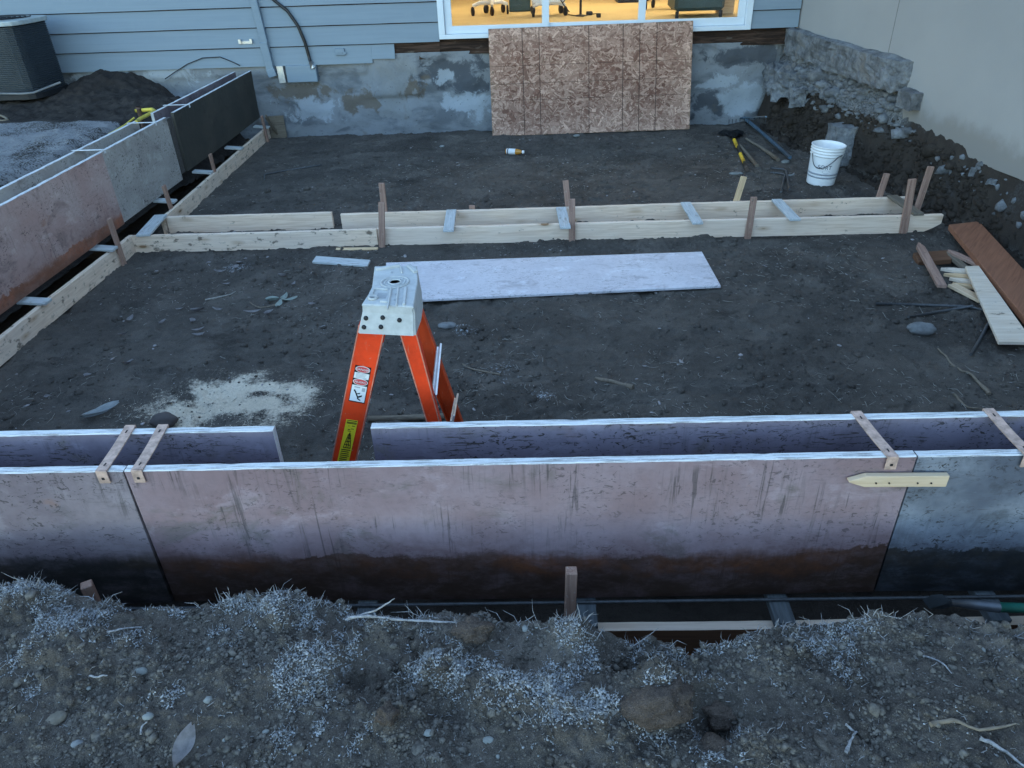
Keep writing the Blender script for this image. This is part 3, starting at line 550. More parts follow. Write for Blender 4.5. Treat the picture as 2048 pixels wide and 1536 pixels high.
# sliding door
door = empty('sliding_door', (0, 0, 0)); door.parent = house; door['label'] = 'white framed three panel glass sliding door'
bm = bmesh.new(); ZS = 1.075
box(bm, (DX0, -.045, ZS), (DX1, .09, ZS+.05), None, .004); box(bm, (DX0, -.045, ZS+.05), (DX0+.075, .09, 3.1), None, .004); box(bm, (DX1-.075, -.045, ZS+.05), (DX1, .09, 3.1), None, .004); box(bm, (DX0, -.045, 3.1), (DX1, .09, 3.16), None, .004)
build('frame', bm, MAT['doorframe'], door)
for a, b, y in ((DX0+.077, .325, .0), (.24, 1.485, .045), (1.395, DX1-.077, .0)):
    bm = bmesh.new(); bb = ZS+.052
    box(bm, (a, y, bb), (b, y+.038, bb+.085), None, .003); box(bm, (a, y, bb+.085), (a+.085, y+.038, 3.0), None, .003); box(bm, (b-.085, y, bb+.085), (b, y+.038, 3.0), None, .003); box(bm, (a, y, 3.0), (b, y+.038, 3.095), None, .003)
    p = build('door_leaf', bm, MAT['doorframe'], door); bm = bmesh.new(); box(bm, (a+.08, y+.015, bb+.08), (b-.08, y+.021, 3.005)); build('glass_pane', bm, MAT['glass'], p)
# room behind the door
bm = bmesh.new(); box(bm, (-3.2, .12, 1.02), (5.2, 6.0, 1.14)); build('room_floor', bm, MAT['roomfloor'], house)
bm = bmesh.new(); box(bm, (-3.3, .12, 1.143), (-3.2, 6.0, 3.6)); box(bm, (5.2, .12, 1.143), (5.3, 6.0, 3.6)); box(bm, (-3.3, 6.003, 1.0), (5.3, 6.1, 3.6)); box(bm, (-3.3, .12, 3.603), (5.3, 6.1, 3.7)); build('room_wall', bm, MAT['roomwall'], house)
for x in (-.9, 1.2, 3.2):
    bm = bmesh.new(); box(bm, (x-.6, 1.6, 3.54), (x+.6, 3.4, 3.59)); build('ceiling_lamp', bm, MAT['lamp'], house)
bm = bmesh.new(); box(bm, (XL, -.1, 6.6), (12, 7, 6.75)); box(bm, (XL, .1, 3.72), (12, 6.2, 6.6)); build('sun_blocking_roof', bm, MAT['siding'], house)  # unseen upper storey and roof, raised to keep the sun off the pit
# things fixed to the siding
bm = bmesh.new(); a = W(497, -40, YS-.05); b = W(530, 88, YS-.05); c_ = W(545, 152, YS-.05)
def flat_bar(bm, p, q, w, t, bev=.004): 
    L = (q-p).length; box(bm, (0, -t/2, -w/2), (L, t/2, w/2), frame(p, q, (0, -1, 0)), bev)
flat_bar(bm, H(a), H(b), .085, .06); flat_bar(bm, H(W(527, 84, YS-.055)), H(c_), .095, .066); flat_bar(bm, H(W(541, 138, YS-.06)), H(W(547, 153, YS-.06)), .10, .07)
o = build('downspout', bm, MAT['siding'], house); o['label'] = 'painted flat downspout slanting over the siding'
bm = bmesh.new(); pts = [W(*p, YS-.05) for p in [(515, -35), (535, -12), (549, 1), (575, 22), (596, 52), (610, 85), (617, 110), (621, 125)]]; 
P = [H(p) for p in pts]; tube(bm, P, .019, 10); o = build('power_cable', bm, MAT['black'], house); o['label'] = 'thick black cable arching down to a grey box'
bm = bmesh.new(); a, b = H(W(621, 123, YS-.05)), H(W(624, 137, YS-.05)); tube(bm, [a, b, H(W(630, 134, YS-.05))], .024, 10); build('cable_fitting', bm, MAT['alu'], house)
bm = bmesh.new(); a, b = H(W(571, 131, YS-.03)), H(W(637, 163, YS-.03)); box(bm, (a.x, -.06, b.z), (b.x, .04, a.z), None, .006); o = build('junction_box', bm, MAT['siding'], house); o['label'] = 'flat grey box under the lowest siding board'
bm = bmesh.new(); flat_bar(bm, H(W(559, 132, YS-.05)), H(W(566, 166, YS-.05)), .085, .02); build('metal_strip', bm, MAT['alu'], house)
bm = bmesh.new(); a, b = H(W(669, 97, YS-.03)), H(W(690, 111, YS-.03)); box(bm, (a.x, -.035, b.z), (b.x, 0, a.z), None, .004)
for k in range(3): box(bm, (a.x+.02+k*.045, -.040, b.z+.015), (a.x+.045+k*.045, -.034, b.z+.04))
build('vent_plate', bm, MAT['siding'], house)
bm = bmesh.new(); a, b = H(W(478, 82, YS-.03)), H(W(506, 86, YS-.03)); box(bm, (a.x, -.03, b.z-.01), (b.x, -.005, a.z), None, .004); box(bm, (a.x, -.06, b.z), (a.x+.03, -.03, a.z+.02)); box(bm, (b.x-.03, -.06, b.z), (b.x, -.03, a.z+.02)); build('bracket', bm, MAT['alu'], house)
bm = bmesh.new(); tube(bm, [H(W(*p, YS-.04)) for p in [(330, 158), (350, 144), (375, 128), (405, 116), (440, 114), (465, 124), (480, 131)]], .006, 6); o = build('wire', bm, MAT['black'], house); o['label'] = 'thin dark wire looping against the siding'

# neighbouring stucco building on the right
m = M('grey_stucco', .9, .2); g = m.noise(m.vec(1, 1, 1), 70, 4, .7); b_ = m.noise(m.vec(.5, .5, .7), 1.6, 4)
z = m.sep(m.obj()[0], 2); dn = m.noise(m.vec(2, 2, 2), 2.2, 6, .66)
c = m.mix(m.thr(b_, .35, .7), (.345, .335, .33), (.315, .308, .305)); c = m.mix(m.thr(m.math('ADD', z, m.math('MULTIPLY', m.math('SUBTRACT', dn, .5), .35)), .80, .62, 0, .7), c, (.22, .20, .18)); m.col(c).bump(g, .22, .006); MAT['stucco'] = m.m
bld = empty('stucco_building', (3.33, 9.9, 0)); tag(bld, 'plain grey stucco building wall running along the right side of the pit', 'building')
bm = bmesh.new(); A = Vector((3.33, 9.9, 0)); dirv = Vector((.0733, -1, 0)).normalized(); nx_ = Vector((1, .0733, 0)).normalized()
def WP(s, d, z): return dirv*s + nx_*d + Vector((0, 0, z))
def lowz(s): return 1.04 if s < 2.6 else .50
n = 60; pr = None; s_ = [i*.17 for i in range(16)] + [2.599, 2.601] + [2.6+i*.3 for i in range(1, 40)]
for s in s_:
    r = [bm.verts.new(WP(s, 0, lowz(s)+random.uniform(-.01, .01))), bm.verts.new(WP(s, 0, 4.6)), bm.verts.new(WP(s, .25, 4.6)), bm.verts.new(WP(s, .25, .4))]
    if pr:
        for k in range(4): bm.faces.new((pr[k], pr[(k+1) % 4], r[(k+1) % 4], r[k]))
    else: bm.faces.new(r)
    pr = r
bm.faces.new(pr[::-1]); bmesh.ops.recalc_face_normals(bm, faces=list(bm.faces)); build('wall', bm, MAT['stucco'], bld)
bm = bmesh.new(); box(bm, (0, 0, 4.6), (9, .2, 4.7)); build('roof_edge', bm, MAT['stucco'], bld)
# control joint, one hairline crack line down the stucco
bm = bmesh.new(); a, b = S(1868, 2, 3.47), S(1815, 150, 3.47)
s0 = (Vector((a.x, a.y, 0))-A).dot(dirv)
prism(bm, [(0, 0), (.004, 0), (.004, .004), (0, .004)], .7, 4.5, Matrix.Translation(WP(2.2, -.003, 0)))
build('joint_line', bm, m_plain('dark_joint_line', (.17, .165, .16), .9), bld)
def rough_block(name, pts, z0, z1, mat, parent=None, amp=.03, cuts=5, seed=0):
    """broken lump: outline pulled up, cut fine and roughened with noise"""
    bm = bmesh.new(); prism(bm, pts, z0, z1); bmesh.ops.triangulate(bm, faces=[f for f in bm.faces if len(f.verts) > 4]); bmesh.ops.subdivide_edges(bm, edges=list(bm.edges), cuts=cuts, use_grid_fill=True); bmesh.ops.triangulate(bm, faces=list(bm.faces)); bm.normal_update()
    P = np.array([v.co[:] for v in bm.verts]); nn = fbm((P[:, 0]+P[:, 2]*.7)*7+seed, (P[:, 1]+P[:, 2]*.5)*7, 4, 90); n2 = fbm((P[:, 0]-P[:, 2])*13, (P[:, 1]+P[:, 2])*13+seed, 3, 91)
    for v, q, q2 in zip(bm.verts, nn, n2): v.co += v.normal*(amp*(q+q2*.5))
    return build(name, bm, mat, parent, smooth=False)
def wxy(s, d): p = A + dirv*s + nx_*d; return (p.x, p.y)
o = rough_block('footing', [(p[0]-3.33, p[1]-9.9) for p in (wxy(-.05, .02), wxy(-.05, -.13), wxy(.9, -.15), wxy(1.8, -.15), wxy(2.45, -.16), wxy(2.62, -.10), wxy(2.68, .02))], .80, 1.065, MAT['broken'], bld, .035, 9, 3); o['label'] = 'long broken concrete footing jutting below the stucco'
o = rough_block('broken_concrete', [wxy(2.72, .0), wxy(2.72, -.11), wxy(2.95, -.10), wxy(2.95, .0)], .70, .845, MAT['broken'], None, .02, 6, 5); tag(o, 'small squarish chunk of concrete against the stucco, just right of the broken footing', 'concrete chunk')
o = rough_block('broken_concrete', [(3.14, 7.66), (3.30, 7.62), (3.42, 7.75), (3.34, 7.95), (3.12, 7.9)], .02, .40, MAT['broken'], None, .022, 7, 8); tag(o, 'pale upright block of broken concrete behind the white bucket', 'concrete chunk')
o = rough_block('broken_concrete', [(2.92, 9.15), (3.25, 9.05), (3.3, 9.75), (2.98, 9.85)], .42, .70, MAT['broken'], None, .09, 8, 11); tag(o, 'brownish concrete lump overhanging the dug out corner by the house foundation', 'concrete chunk')
o = rough_block('broken_concrete', [(2.98, 8.7), (3.12, 8.66), (3.16, 8.84), (3.02, 8.9)], .42, .58, MAT['broken'], None, .05, 6, 14); tag(o, 'thin tongue of broken concrete hanging over the brown dug out soil', 'concrete chunk')
rs = np.random.RandomState(5); n = 1500; yy = rs.uniform(6.9, 9.6, n); xx = np.interp(yy, YW, XTOP)+rs.uniform(-.12, .22, n); zz = h_pit(xx[None], yy[None])[0]; k = (zz > .42) & (xx < wall_x(yy)-.02)
scatter('concrete_rubble', np.stack([xx, yy, zz+.004], -1)[k], rs.gamma(1.8, .011, n)[k]+.006, MAT['broken'], .4, 1, 6, (1.2, 1, .6))
n = 70; yy = rs.uniform(5.2, 6.6, n); xx = np.interp(yy, YB, XT)+rs.uniform(.02, .2, n); zz = h_pit(xx[None], yy[None])[0]; k = (zz > .2) & (zz < .5)
scatter('bank_soil_crumbs', BANKC[0], BANKC[1], MAT['soil_damp'], .4, 1, 21, (1.1, 1, .8))
scatter('bank_stones', np.stack([xx, yy, zz], -1)[k], rs.gamma(2, .008, n)[k]+.006, MAT['broken'], .35, 1, 9)

for k_, (px, py, sz) in enumerate([(1842, 318, .07), (1872, 338, .10), (1895, 345, .06), (1918, 352, .09), (1960, 345, .08), (1935, 375, .06), (1985, 362, .05)]):
    q = S(px, py, float(np.interp(5.9, YB, XT))+.10); z_ = hz(q.x, q.y); r_ = random.Random(k_)
    ang = sorted(r_.uniform(0, 6.28) for _ in range(7)); o = rough_block('broken_concrete', [(q.x+sz*math.cos(a)*r_.uniform(.6, 1.1)*.8, q.y+sz*math.sin(a)*r_.uniform(.6, 1.1)) for a in ang], q.z-sz*.5, q.z+sz*.35, MAT['broken'], None, .03, 5, k_*3)
    tag(o, 'pale broken concrete chunk stuck in the dark bank below the stucco, behind the stakes', 'concrete chunk', 'concrete chunks in the dirt bank')
# ================================================================== ROOM EQUIPMENT seen through the glass
ZR = 1.141
def caster(par, x, y, r=.045):
    bm = bmesh.new(); T = Matrix.Translation((x, y, r)) @ Matrix.Rotation(R(random.uniform(60, 120)), 4, 'Z') @ Matrix.Rotation(R(90), 4, 'X')
    lathe(bm, [(r*.3, -.018), (r, -.014), (r, .014), (r*.3, .018)], 18, T); box(bm, (x-.012, y-.02, r), (x+.012, y+.02, r*2.1), None, .003); build('caster', bm, MAT['dark'], par)
def cart(px, py, label, tower, cas, wide=.3):
    p = G(px, py, ZR); e = empty('medical_cart', (p.x, p.y, ZR)); tag(e, label, 'cart'); bm = bmesh.new()
    for x, y in cas: tube(bm, [(0, 0, .165), (x*.6, y*.6, .165), (x, y, .13)], [.034, .030, .022], 8)
    lathe(bm, [(.06, .14), (.07, .165), (.05, .20)], 20); build('base', bm, MAT['white'], e)
    for x, y in cas: caster(e, x, y, .056)
    bm = bmesh.new(); box(bm, (-.02, -.02, .15), (.02, .02, .9), None, .004); build('post', bm, MAT['alu'], e)
    if tower: 
        bm = bmesh.new(); box(bm, (-wide, -.12, .85), (wide, .2, 1.0), None, .02); build('tray', bm, MAT['white'], e)
    return e
cart(985, 30, 'white five legged rolling stand on casters behind the left door pane', True, [(-.28, -.05), (.0, -.1), (.22, .06), (-.1, .28), (.15, .3)])
e = cart(1095, 32, 'white rolling cart with boxy body and tangled cords behind the door mullion', True, [(-.2, -.1), (.25, -.02), (.2, .3), (-.2, .3)])
bm = bmesh.new(); box(bm, (-.22, -.08, .16), (.24, .25, .24), None, .02); box(bm, (-.14, .0, .24), (.18, .22, .8), None, .02); build('body', bm, MAT['white'], e)
bm = bmesh.new(); tube(bm, [(-.1, -.1, .5), (-.06, -.13, .3), (.0, -.11, .22), (.08, -.12, .3), (.14, -.12, .26), (.22, -.1, .14), (.3, -.1, .05)], .008, 6); tube(bm, [(.1, -.1, .28), (.2, -.12, .33), (.26, -.1, .22), (.2, -.1, .16)], .008, 6); build('cord', bm, MAT['black'], e)
p = G(1040, 25, ZR); e = empty('bin', (p.x, p.y+.25, ZR)); tag(e, 'dark teal bin standing behind the white rolling stand indoors', 'bin'); bm = bmesh.new(); prism(bm, [(-.16, -.14), (.16, -.14), (.16, .14), (-.16, .14)], 0, .6, None, 0, .02); o = build('tub', bm, m_plain('dark_teal_vinyl', (.03, .07, .085), .5), e); bm = bmesh.new(); box(bm, (-.17, -.15, .602), (.17, .15, .63), None, .008); build('lid', bm, MAT['black'], e)
p = G(1161, 32, ZR); e = empty('lamp_stand', (p.x, p.y, ZR)); tag(e, 'thin black upright pole with a cord on the tan room floor', 'pole'); bm = bmesh.new(); tube(bm, [(0, 0, 0), (0, 0, 1.5)], .018, 10); build('pole', bm, MAT['black'], e); bm = bmesh.new(); lathe(bm, [(.07, 0), (.07, .012), (.03, .02)], 20); build('foot', bm, MAT['black'], e)
bm = bmesh.new(); q = [G(*v, ZR+.01) for v in [(1120, 22), (1140, 30), (1165, 33), (1178, 29), (1195, 27), (1197, 33)]]; tube(bm, q, .007, 6); box(bm, (q[-1].x-.03, q[-1].y-.03, ZR), (q[-1].x+.03, q[-1].y+.03, ZR+.05), None, .006); box(bm, (q[3].x-.04, q[3].y-.02, ZR), (q[3].x+.05, q[3].y+.04, ZR+.05), None, .01)
tag(build('power_cord', bm, MAT['black']), 'black power cord with plugs lying on the tan room floor', 'cord')
p = G(1232, 0, ZR); e = empty('cabinet', (p.x, p.y-.6, ZR)); tag(e, 'light wood cabinet standing in the room near the right mullion', 'cabinet'); bm = bmesh.new(); box(bm, (-.05, 0, .06), (.42, .5, .9), None, .004); build('carcass', bm, m_lumber('beech_veneer', (.42, .29, .16), (.33, .22, .12), 0, 0, False), e); bm = bmesh.new(); box(bm, (-.03, .03, 0), (.4, .47, .058)); build('plinth', bm, MAT['dark'], e)
e = cart(1325, 18, 'dark based rolling stool on casters behind the right door pane', False, [(-.25, -.05), (.12, -.1), (.25, .12), (-.1, .25)])
for ch in e.children:
    if ch.name.startswith('base'): ch.data.materials.clear(); ch.data.materials.append(MAT['dark'])
bm = bmesh.new(); lathe(bm, [(.05, .5), (.2, .52), (.2, .58), (.05, .6)], 24); build('seat', bm, MAT['black'], e)
p = G(1398, 36, ZR); e = empty('armchair', (p.x, p.y, ZR)); tag(e, 'dark teal padded chair at the right end of the lit room', 'chair'); bm = bmesh.new(); box(bm, (-.32, 0, .08), (.32, .6, .42), None, .04); build('seat', bm, m_plain('teal_vinyl', (.035, .075, .09), .45), e); bm = bmesh.new(); box(bm, (-.32, .5, .43), (.32, .66, .95), None, .04); build('backrest', bm, m_plain('teal_vinyl_back', (.035, .075, .09), .45), e)
for x in (-.28, .28):
    bm = bmesh.new(); box(bm, (x-.02, .02, 0), (x+.02, .06, .08)); build('leg', bm, MAT['dark'], e)
p = G(1452, 28, ZR); e = empty('wooden_stand', (p.x, p.y, ZR)); tag(e, 'narrow pale wooden stand beside the dark teal chair indoors', 'stand'); bm = bmesh.new(); box(bm, (-.1, 0, 0), (.1, .2, .8), None, .005); build('column', bm, MAT['stake_pale'], e); bm = bmesh.new(); box(bm, (-.16, -.05, .803), (.16, .25, .83), None, .005); build('top', bm, MAT['stake_pale'], e)

# ================================================================== AIR CONDITIONER
e = empty('air_conditioner', (-5.92, 9.22, .70)); tag(e, 'dark louvred outdoor air conditioner with pale top standing on dirt by the siding', 'air conditioner')
bm = bmesh.new(); prof = []; 
def rsq(r, n=40):
    out = []
    for k in range(n):
        a = 2*math.pi*k/n; c, s = math.cos(a), math.sin(a); q = (abs(c)**5+abs(s)**5)**(-1/5); out.append((r*c*q, r*s*q))
    return out
t = bmesh.new(); rings = []; nz = 34
for k in range(nz):
    z = .05+k*.70/nz
    for dz, dr in ((0, -.012), (.004, .0), (.010, .0), (.015, -.012)): rings.append([t.verts.new((x, y, z+dz*.0+dz)) for x, y in rsq(.385+dr)])
for a, b in zip(rings[:-1], rings[1:]):
    for k in range(40): t.faces.new((a[k], a[(k+1) % 40], b[(k+1) % 40], b[k]))
add(bm, t); build('louvred_casing', bm, m_plain('charcoal_casing', (.045, .058, .072), .5, .3), e)
bm = bmesh.new(); prism(bm, rsq(.40), 0, .05); build('base_pan', bm, MAT['dark'], e)
bm = bmesh.new(); prism(bm, rsq(.41), .752, .80, None, 0, .012); o = build('top_cover', bm, m_plain('pale_cover', (.40, .44, .44), .5), e)
bm = bmesh.new()
for r in (.08, .13, .18, .23, .28, .33): 
    tube(bm, [(r*math.cos(a), r*math.sin(a), .812) for a in [2*math.pi*k/40 for k in range(41)]], .005, 5)
build('fan_grille', bm, MAT['dark'], e)
bm = bmesh.new(); q = [W(-15, 187, 8.62), W(40, 188, 8.62), W(66, 186, 8.64), W(92, 176, 8.78), W(120, 165, 8.95)]; tube(bm, q, .012, 8); tag(build('drain_pipe', bm, m_plain('grey_pipe', (.17, .175, .18), .5)), 'thin grey pipe lying along the foot of the air conditioner', 'pipe')
bm = bmesh.new(); q = [G(*v, .70) for v in [(-20, 225), (4, 232), (12, 236), (16, 240), (6, 242), (-10, 240)]]; tube(bm, q, .012, 8); tag(build('hose_end', bm, MAT['oldwood']), 'loop of thin hose at the left edge below the air conditioner', 'hose')

# ================================================================== FORMS
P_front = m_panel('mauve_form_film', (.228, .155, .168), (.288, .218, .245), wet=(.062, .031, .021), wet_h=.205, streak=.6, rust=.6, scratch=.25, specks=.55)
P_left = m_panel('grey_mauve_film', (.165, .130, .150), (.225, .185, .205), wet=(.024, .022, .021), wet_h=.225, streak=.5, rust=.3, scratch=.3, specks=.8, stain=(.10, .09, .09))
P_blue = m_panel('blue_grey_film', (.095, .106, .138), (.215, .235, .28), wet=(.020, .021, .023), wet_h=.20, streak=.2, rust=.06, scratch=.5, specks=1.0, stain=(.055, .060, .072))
P_in = m_panel('purple_grey_film', (.150, .130, .175), (.195, .172, .225), wet_and_shade_amt=0, streak=.25, rust=.12, scratch=1.0, specks=1.0)
P_red = m_panel('reddish_film', (.40, .265, .24), (.46, .345, .32), wet=(.19, .066, .030), wet_h=.09, wet_and_shade_amt=.85, streak=.45, rust=.6, scratch=.3, specks=.7, wet_rough=.6, stain=(.22, .15, .14))
P_grey = m_panel('mottled_grey_film', (.33, .305, .285), (.42, .395, .37), wet_and_shade_amt=0, streak=.1, rust=.05, scratch=.3, specks=.9, stain=(.19, .165, .15))
P_dark = m_panel('dark_green_brown_film', (.042, .042, .036), (.062, .056, .046), wet_and_shade_amt=0, streak=.1, rust=.05, scratch=.2, specks=.3, stain=(.03, .028, .025))
YF, YI, TH = 1.81, 2.013, .031
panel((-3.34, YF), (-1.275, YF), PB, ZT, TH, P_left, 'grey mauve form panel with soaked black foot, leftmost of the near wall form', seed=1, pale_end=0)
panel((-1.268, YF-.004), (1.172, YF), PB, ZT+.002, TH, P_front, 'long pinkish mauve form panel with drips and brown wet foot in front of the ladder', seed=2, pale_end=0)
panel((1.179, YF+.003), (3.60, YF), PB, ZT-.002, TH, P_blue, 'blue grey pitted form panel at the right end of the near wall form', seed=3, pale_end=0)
panel((-3.34, YI), (-.862, YI), PB, ZT, TH, P_in, 'inner form panel left of the ladder with a frosted top edge', seed=4)
panel((-.532, YI), (1.95, YI), PB, ZT+.003, TH, P_in, 'inner purple grey form panel right of the ladder with a rounded corner', seed=5)
panel((1.955, YI), (3.6, YI), PB, ZT, TH, P_in, 'inner form panel at the far right of the near wall form', seed=6)
XI, XO = -3.345, -3.572
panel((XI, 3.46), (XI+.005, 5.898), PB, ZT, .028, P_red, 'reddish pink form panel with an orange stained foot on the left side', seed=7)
panel((XI, 5.902), (XI-.006, 7.17), PB, ZT, .028, P_grey, 'mottled pale grey form panel between the reddish and the dark panel', seed=8, pale_end=0)
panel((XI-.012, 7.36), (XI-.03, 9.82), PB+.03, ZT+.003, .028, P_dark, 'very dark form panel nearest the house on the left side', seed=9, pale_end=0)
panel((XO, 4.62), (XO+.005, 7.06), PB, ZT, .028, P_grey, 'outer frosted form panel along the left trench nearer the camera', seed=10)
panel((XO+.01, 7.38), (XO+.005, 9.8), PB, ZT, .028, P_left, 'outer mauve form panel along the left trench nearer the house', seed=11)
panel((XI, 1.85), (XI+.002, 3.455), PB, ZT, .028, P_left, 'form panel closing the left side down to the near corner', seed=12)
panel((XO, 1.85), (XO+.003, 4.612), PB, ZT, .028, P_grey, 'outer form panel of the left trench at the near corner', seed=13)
bm = bmesh.new(); box(bm, (-.02, 0, 0), (.02, .09, .52), None, .002); o = build('form_stud', bm, m_lumber('dark_stud', (.10, .09, .085), (.05, .045, .04), .4, 0, False)); o.location = (XI-.035, 7.21, PB+.04); tag(o, 'dark upright stud in the gap between the grey and the dark left panels', 'stud')

def strap(x0, x1, label, mat, lip=True):
    """flat perforated form tie over the tops of both panels, its end bent down the front"""
    p0 = Vector((x0, YI+TH+.004, ZT+.005)); p1 = Vector((x1, YF-.006, ZT+.006)); e = bmesh.new(); mt = frame(p1, p0, (0, 0, 1)); L = (p0-p1).length; w = .0175
    n = 14; pr = None
    for i in range(n+1):
        x = L*i/n; z = -.004*math.sin(i/n*math.pi)
        r = [e.verts.new(mt @ Vector(v)) for v in ((x, -z-.0035, -w), (x, -z-.0035, w), (x, -z+.0005, w), (x, -z+.0005, -w))]
        if pr:
            for k in range(4): e.faces.new((pr[k], pr[(k+1) % 4], r[(k+1) % 4], r[k]))
        else: e.faces.new(r)
        pr = r
    e.faces.new(pr[::-1])
    if lip: box(e, (p1.x-w, p1.y-.006, p1.z-.045), (p1.x+w, p1.y-.002, p1.z+.004), None, .001)
    box(e, (p0.x-w, p0.y, p0.z-.05), (p0.x+w, p0.y+.004, p0.z+.004), None, .001)
    bmesh.ops.recalc_face_normals(e, faces=list(e.faces)); o = build('form_strap', e, mat); tag(o, label, 'metal strap', 'metal ties across the near form')
    for t in (.12, .86): e = bmesh.new(); q = p1.lerp(p0, t); box(e, (q.x-.0015, q.y-.007, q.z+.0005), (q.x+.0015, q.y+.007, q.z+.0042)); build('slot', e, MAT['dark'], o)
    e = bmesh.new(); box(e, (p1.x-.004, p1.y-.008, p1.z-.030), (p1.x+.004, p1.y-.005, p1.z-.022)); build('nail', e, MAT['dark'], o)
strap(G(261, 856, ZT).x, G(208, 940, ZT).x, 'frosted metal strap just left of the panel joint on the near form', MAT['strap'])
strap(G(327, 854, ZT).x, G(279, 938, ZT).x, 'frosted metal strap just right of the panel joint on the near form', MAT['strap'])
strap(G(1713, 829, ZT).x, G(1781, 912, ZT).x, 'rusty metal strap above the pale pointed stake on the near form', MAT['strap'])
strap(G(1978, 824, ZT).x, G(2052, 906, ZT).x, 'rusty metal strap at the far right edge of the near form', MAT['strap'])
for py, lab in ((302, 'thin white strap tying the left form beside the reddish panel'), (247, 'thin white strap tying the left form over the mottled grey panel'), (211, 'thin white strap tying the left form at the dark panel')):
    y = G({302: 171, 247: 280, 211: 357}[py], py, ZT).y; bm = bmesh.new(); box(bm, (XO-.03, y-.014, ZT+.005), (XI+.004, y+.014, ZT+.008), None, .0008); box(bm, (XI+.003, y-.014, ZT-.022), (XI+.006, y+.014, ZT+.006), None, .0008)
    tag(build('form_strap', bm, MAT['strapw']), lab, 'metal strap', 'metal ties across the left form')

# pointed stake nailed over the joint
o = beam('wooden_stake', W(1893, 959, YF-.017), W(1690, 960, YF-.017), .042, .02, (0, -1, 0), MAT['stake_yellow'], 'pale new pointed stake nailed flat across the right panel joint', 'stake', point=.06)
for px in (1752, 1778, 1835, 1862):
    bm = bmesh.new(); q = W(px, 966, YF-.0285); lathe(bm, [(.0028, 0), (.0028, .003)], 8, Matrix.Translation(q) @ Matrix.Rotation(R(90), 4, 'X'))
    s = build('nail', bm, MAT['dark']); s.parent = o; s.matrix_parent_inverse = o.matrix_world.inverted()

# footing boards
BH = .145
def bd(a, b, t, mat, label, h=BH, jag=False, z0=-.0): return board('form_board', (a[0], a[1], z0), (b[0], b[1], z0), h, t, mat, label, 'pale footing boards', jag=jag)
g1 = G(258, 472.6, BH); g2 = G(751, 462, BH); g3 = G(1888, 430, BH)
bd((-3.235, 5.755), (g2.x, 5.765), .036, MAT['lumber_muddy'], 'muddy left length of the near strip board in front of the cross strip')
bd((g2.x+.004, 5.785), (g3.x, 5.775), .036, MAT['lumber'], 'long clean right length of the near strip board with a broken right end', jag=True)
bd((-3.14, 6.215), (G(663, 425, BH).x, 6.222), .036, MAT['lumber'], 'short left length of the far strip board with muddy knots')
bd((G(680, 430, BH).x, 6.165), (G(1815, 394, BH).x, 6.235), .036, MAT['lumber'], 'long right length of the far strip board under the grey cleats')
bd((-3.252, 2.28), (-3.238, 5.79), .034, MAT['lumber_muddy'], 'mud splashed board on edge along the lower left side of the pit')
bd((-3.15, 6.20), (-3.262, 9.72), .034, MAT['lumber_muddy'], 'pale board on edge running back to the house along the left side')
ob = bd((-3.2, 1.712), (3.4, 1.712), .036, MAT['block'], 'outer footing board in the near trench with its pale top edge showing', h=.147); ob.data.materials.append(MAT['lumber'])  # sides get a dark wood, so the trench shade is in their colour
for f in ob.data.polygons: f.material_index = 1 if f.normal.z > .5 else 0
bd((-3.2, 2.14), (3.4, 2.14), .036, MAT['lumber'], 'inner footing board hidden behind the near form panels')
beam('scrap_lath', G(672, 498.5, .008), G(756, 497.5, .008), .03, .012, (0, -.3, 1), MAT['stake_pale'], 'thin pale lath half buried under the muddy near strip board', 'lath')

# cleats across the cross strip
def cleat(far, near, label, mat=None, z=BH+.012, w=.085):
    a = G(*far, z); b = G(*near, z); beam('wooden_cleat', b, a, w, .020, (0, 0, 1), mat or MAT['frost_wood'], label, 'cleat', 'grey cleats across the strip boards')
cleat((903, 421), (897, 462), 'frosted cleat across the strip boards, nearest the ladder')
cleat((1122, 416), (1131, 456), 'frosted cleat beside the stake at the middle of the strip boards')
cleat((1371, 406), (1396, 447), 'frosted cleat across the strip boards left of the twin rods')
cleat((1553, 400), (1591, 440), 'frosted cleat across the strip boards below the rods and bucket')
cleat((1784, 392), (1838, 429), 'brownish cleat at the right end of the strip boards among stakes', MAT['oldwood'])
cleat((322, 431), (286, 471), 'frosted cleat at the left corner where strip and side board meet', w=.11)
for (px, py), l in (((70, 604), 'nearest'), ((206, 498), 'second nearest'), ((329, 403), 'third'), ((409, 345), 'fourth'), ((471, 297), 'fifth'), ((516, 255), 'farthest')):
    y = G(px, py, .16).y; lab = {'nearest': 'small grey spacer under the reddish panel near the black scorch', 'second nearest': 'small grey spacer under the reddish panel beside a leaning stake', 'third': 'small grey spacer under the mottled grey panel', 'fourth': 'small pale spacer at the near end of the dark panel', 'fifth': 'small spacer under the middle of the dark panel', 'farthest': 'small spacer under the far end of the dark panel by the house'}[l]
    beam('wooden_spacer', (-3.21, y, .158), (-3.40, y, .175), .085, .02, (0, 0, 1), MAT['frost_wood'], lab, 'spacer', 'spacers under the left panels')
for (a, b), lab in ((((1170, 1187), (1174, 1241)), 'dark grain spacer block beside the tall stake in the near trench'), (((1546, 1183), (1566, 1240)), 'dark spacer block across the trench right of the tall stake'), (((1955, 1178), (1985, 1225)), 'dark spacer block under the shovel socket at the right'), (((738, 1192), (735, 1238)), 'dim spacer block behind the frosted root on the bank')):
    q = G(*a, .165); r = G(*b, .165); beam('spacer_block', (r.x, 1.70, .167), (r.x+(q.x-r.x)*.6, 1.86, .175), .068, .034, (0, 0, 1), MAT['spacer'], lab, 'spacer block', 'dark spacer blocks in the near trench')

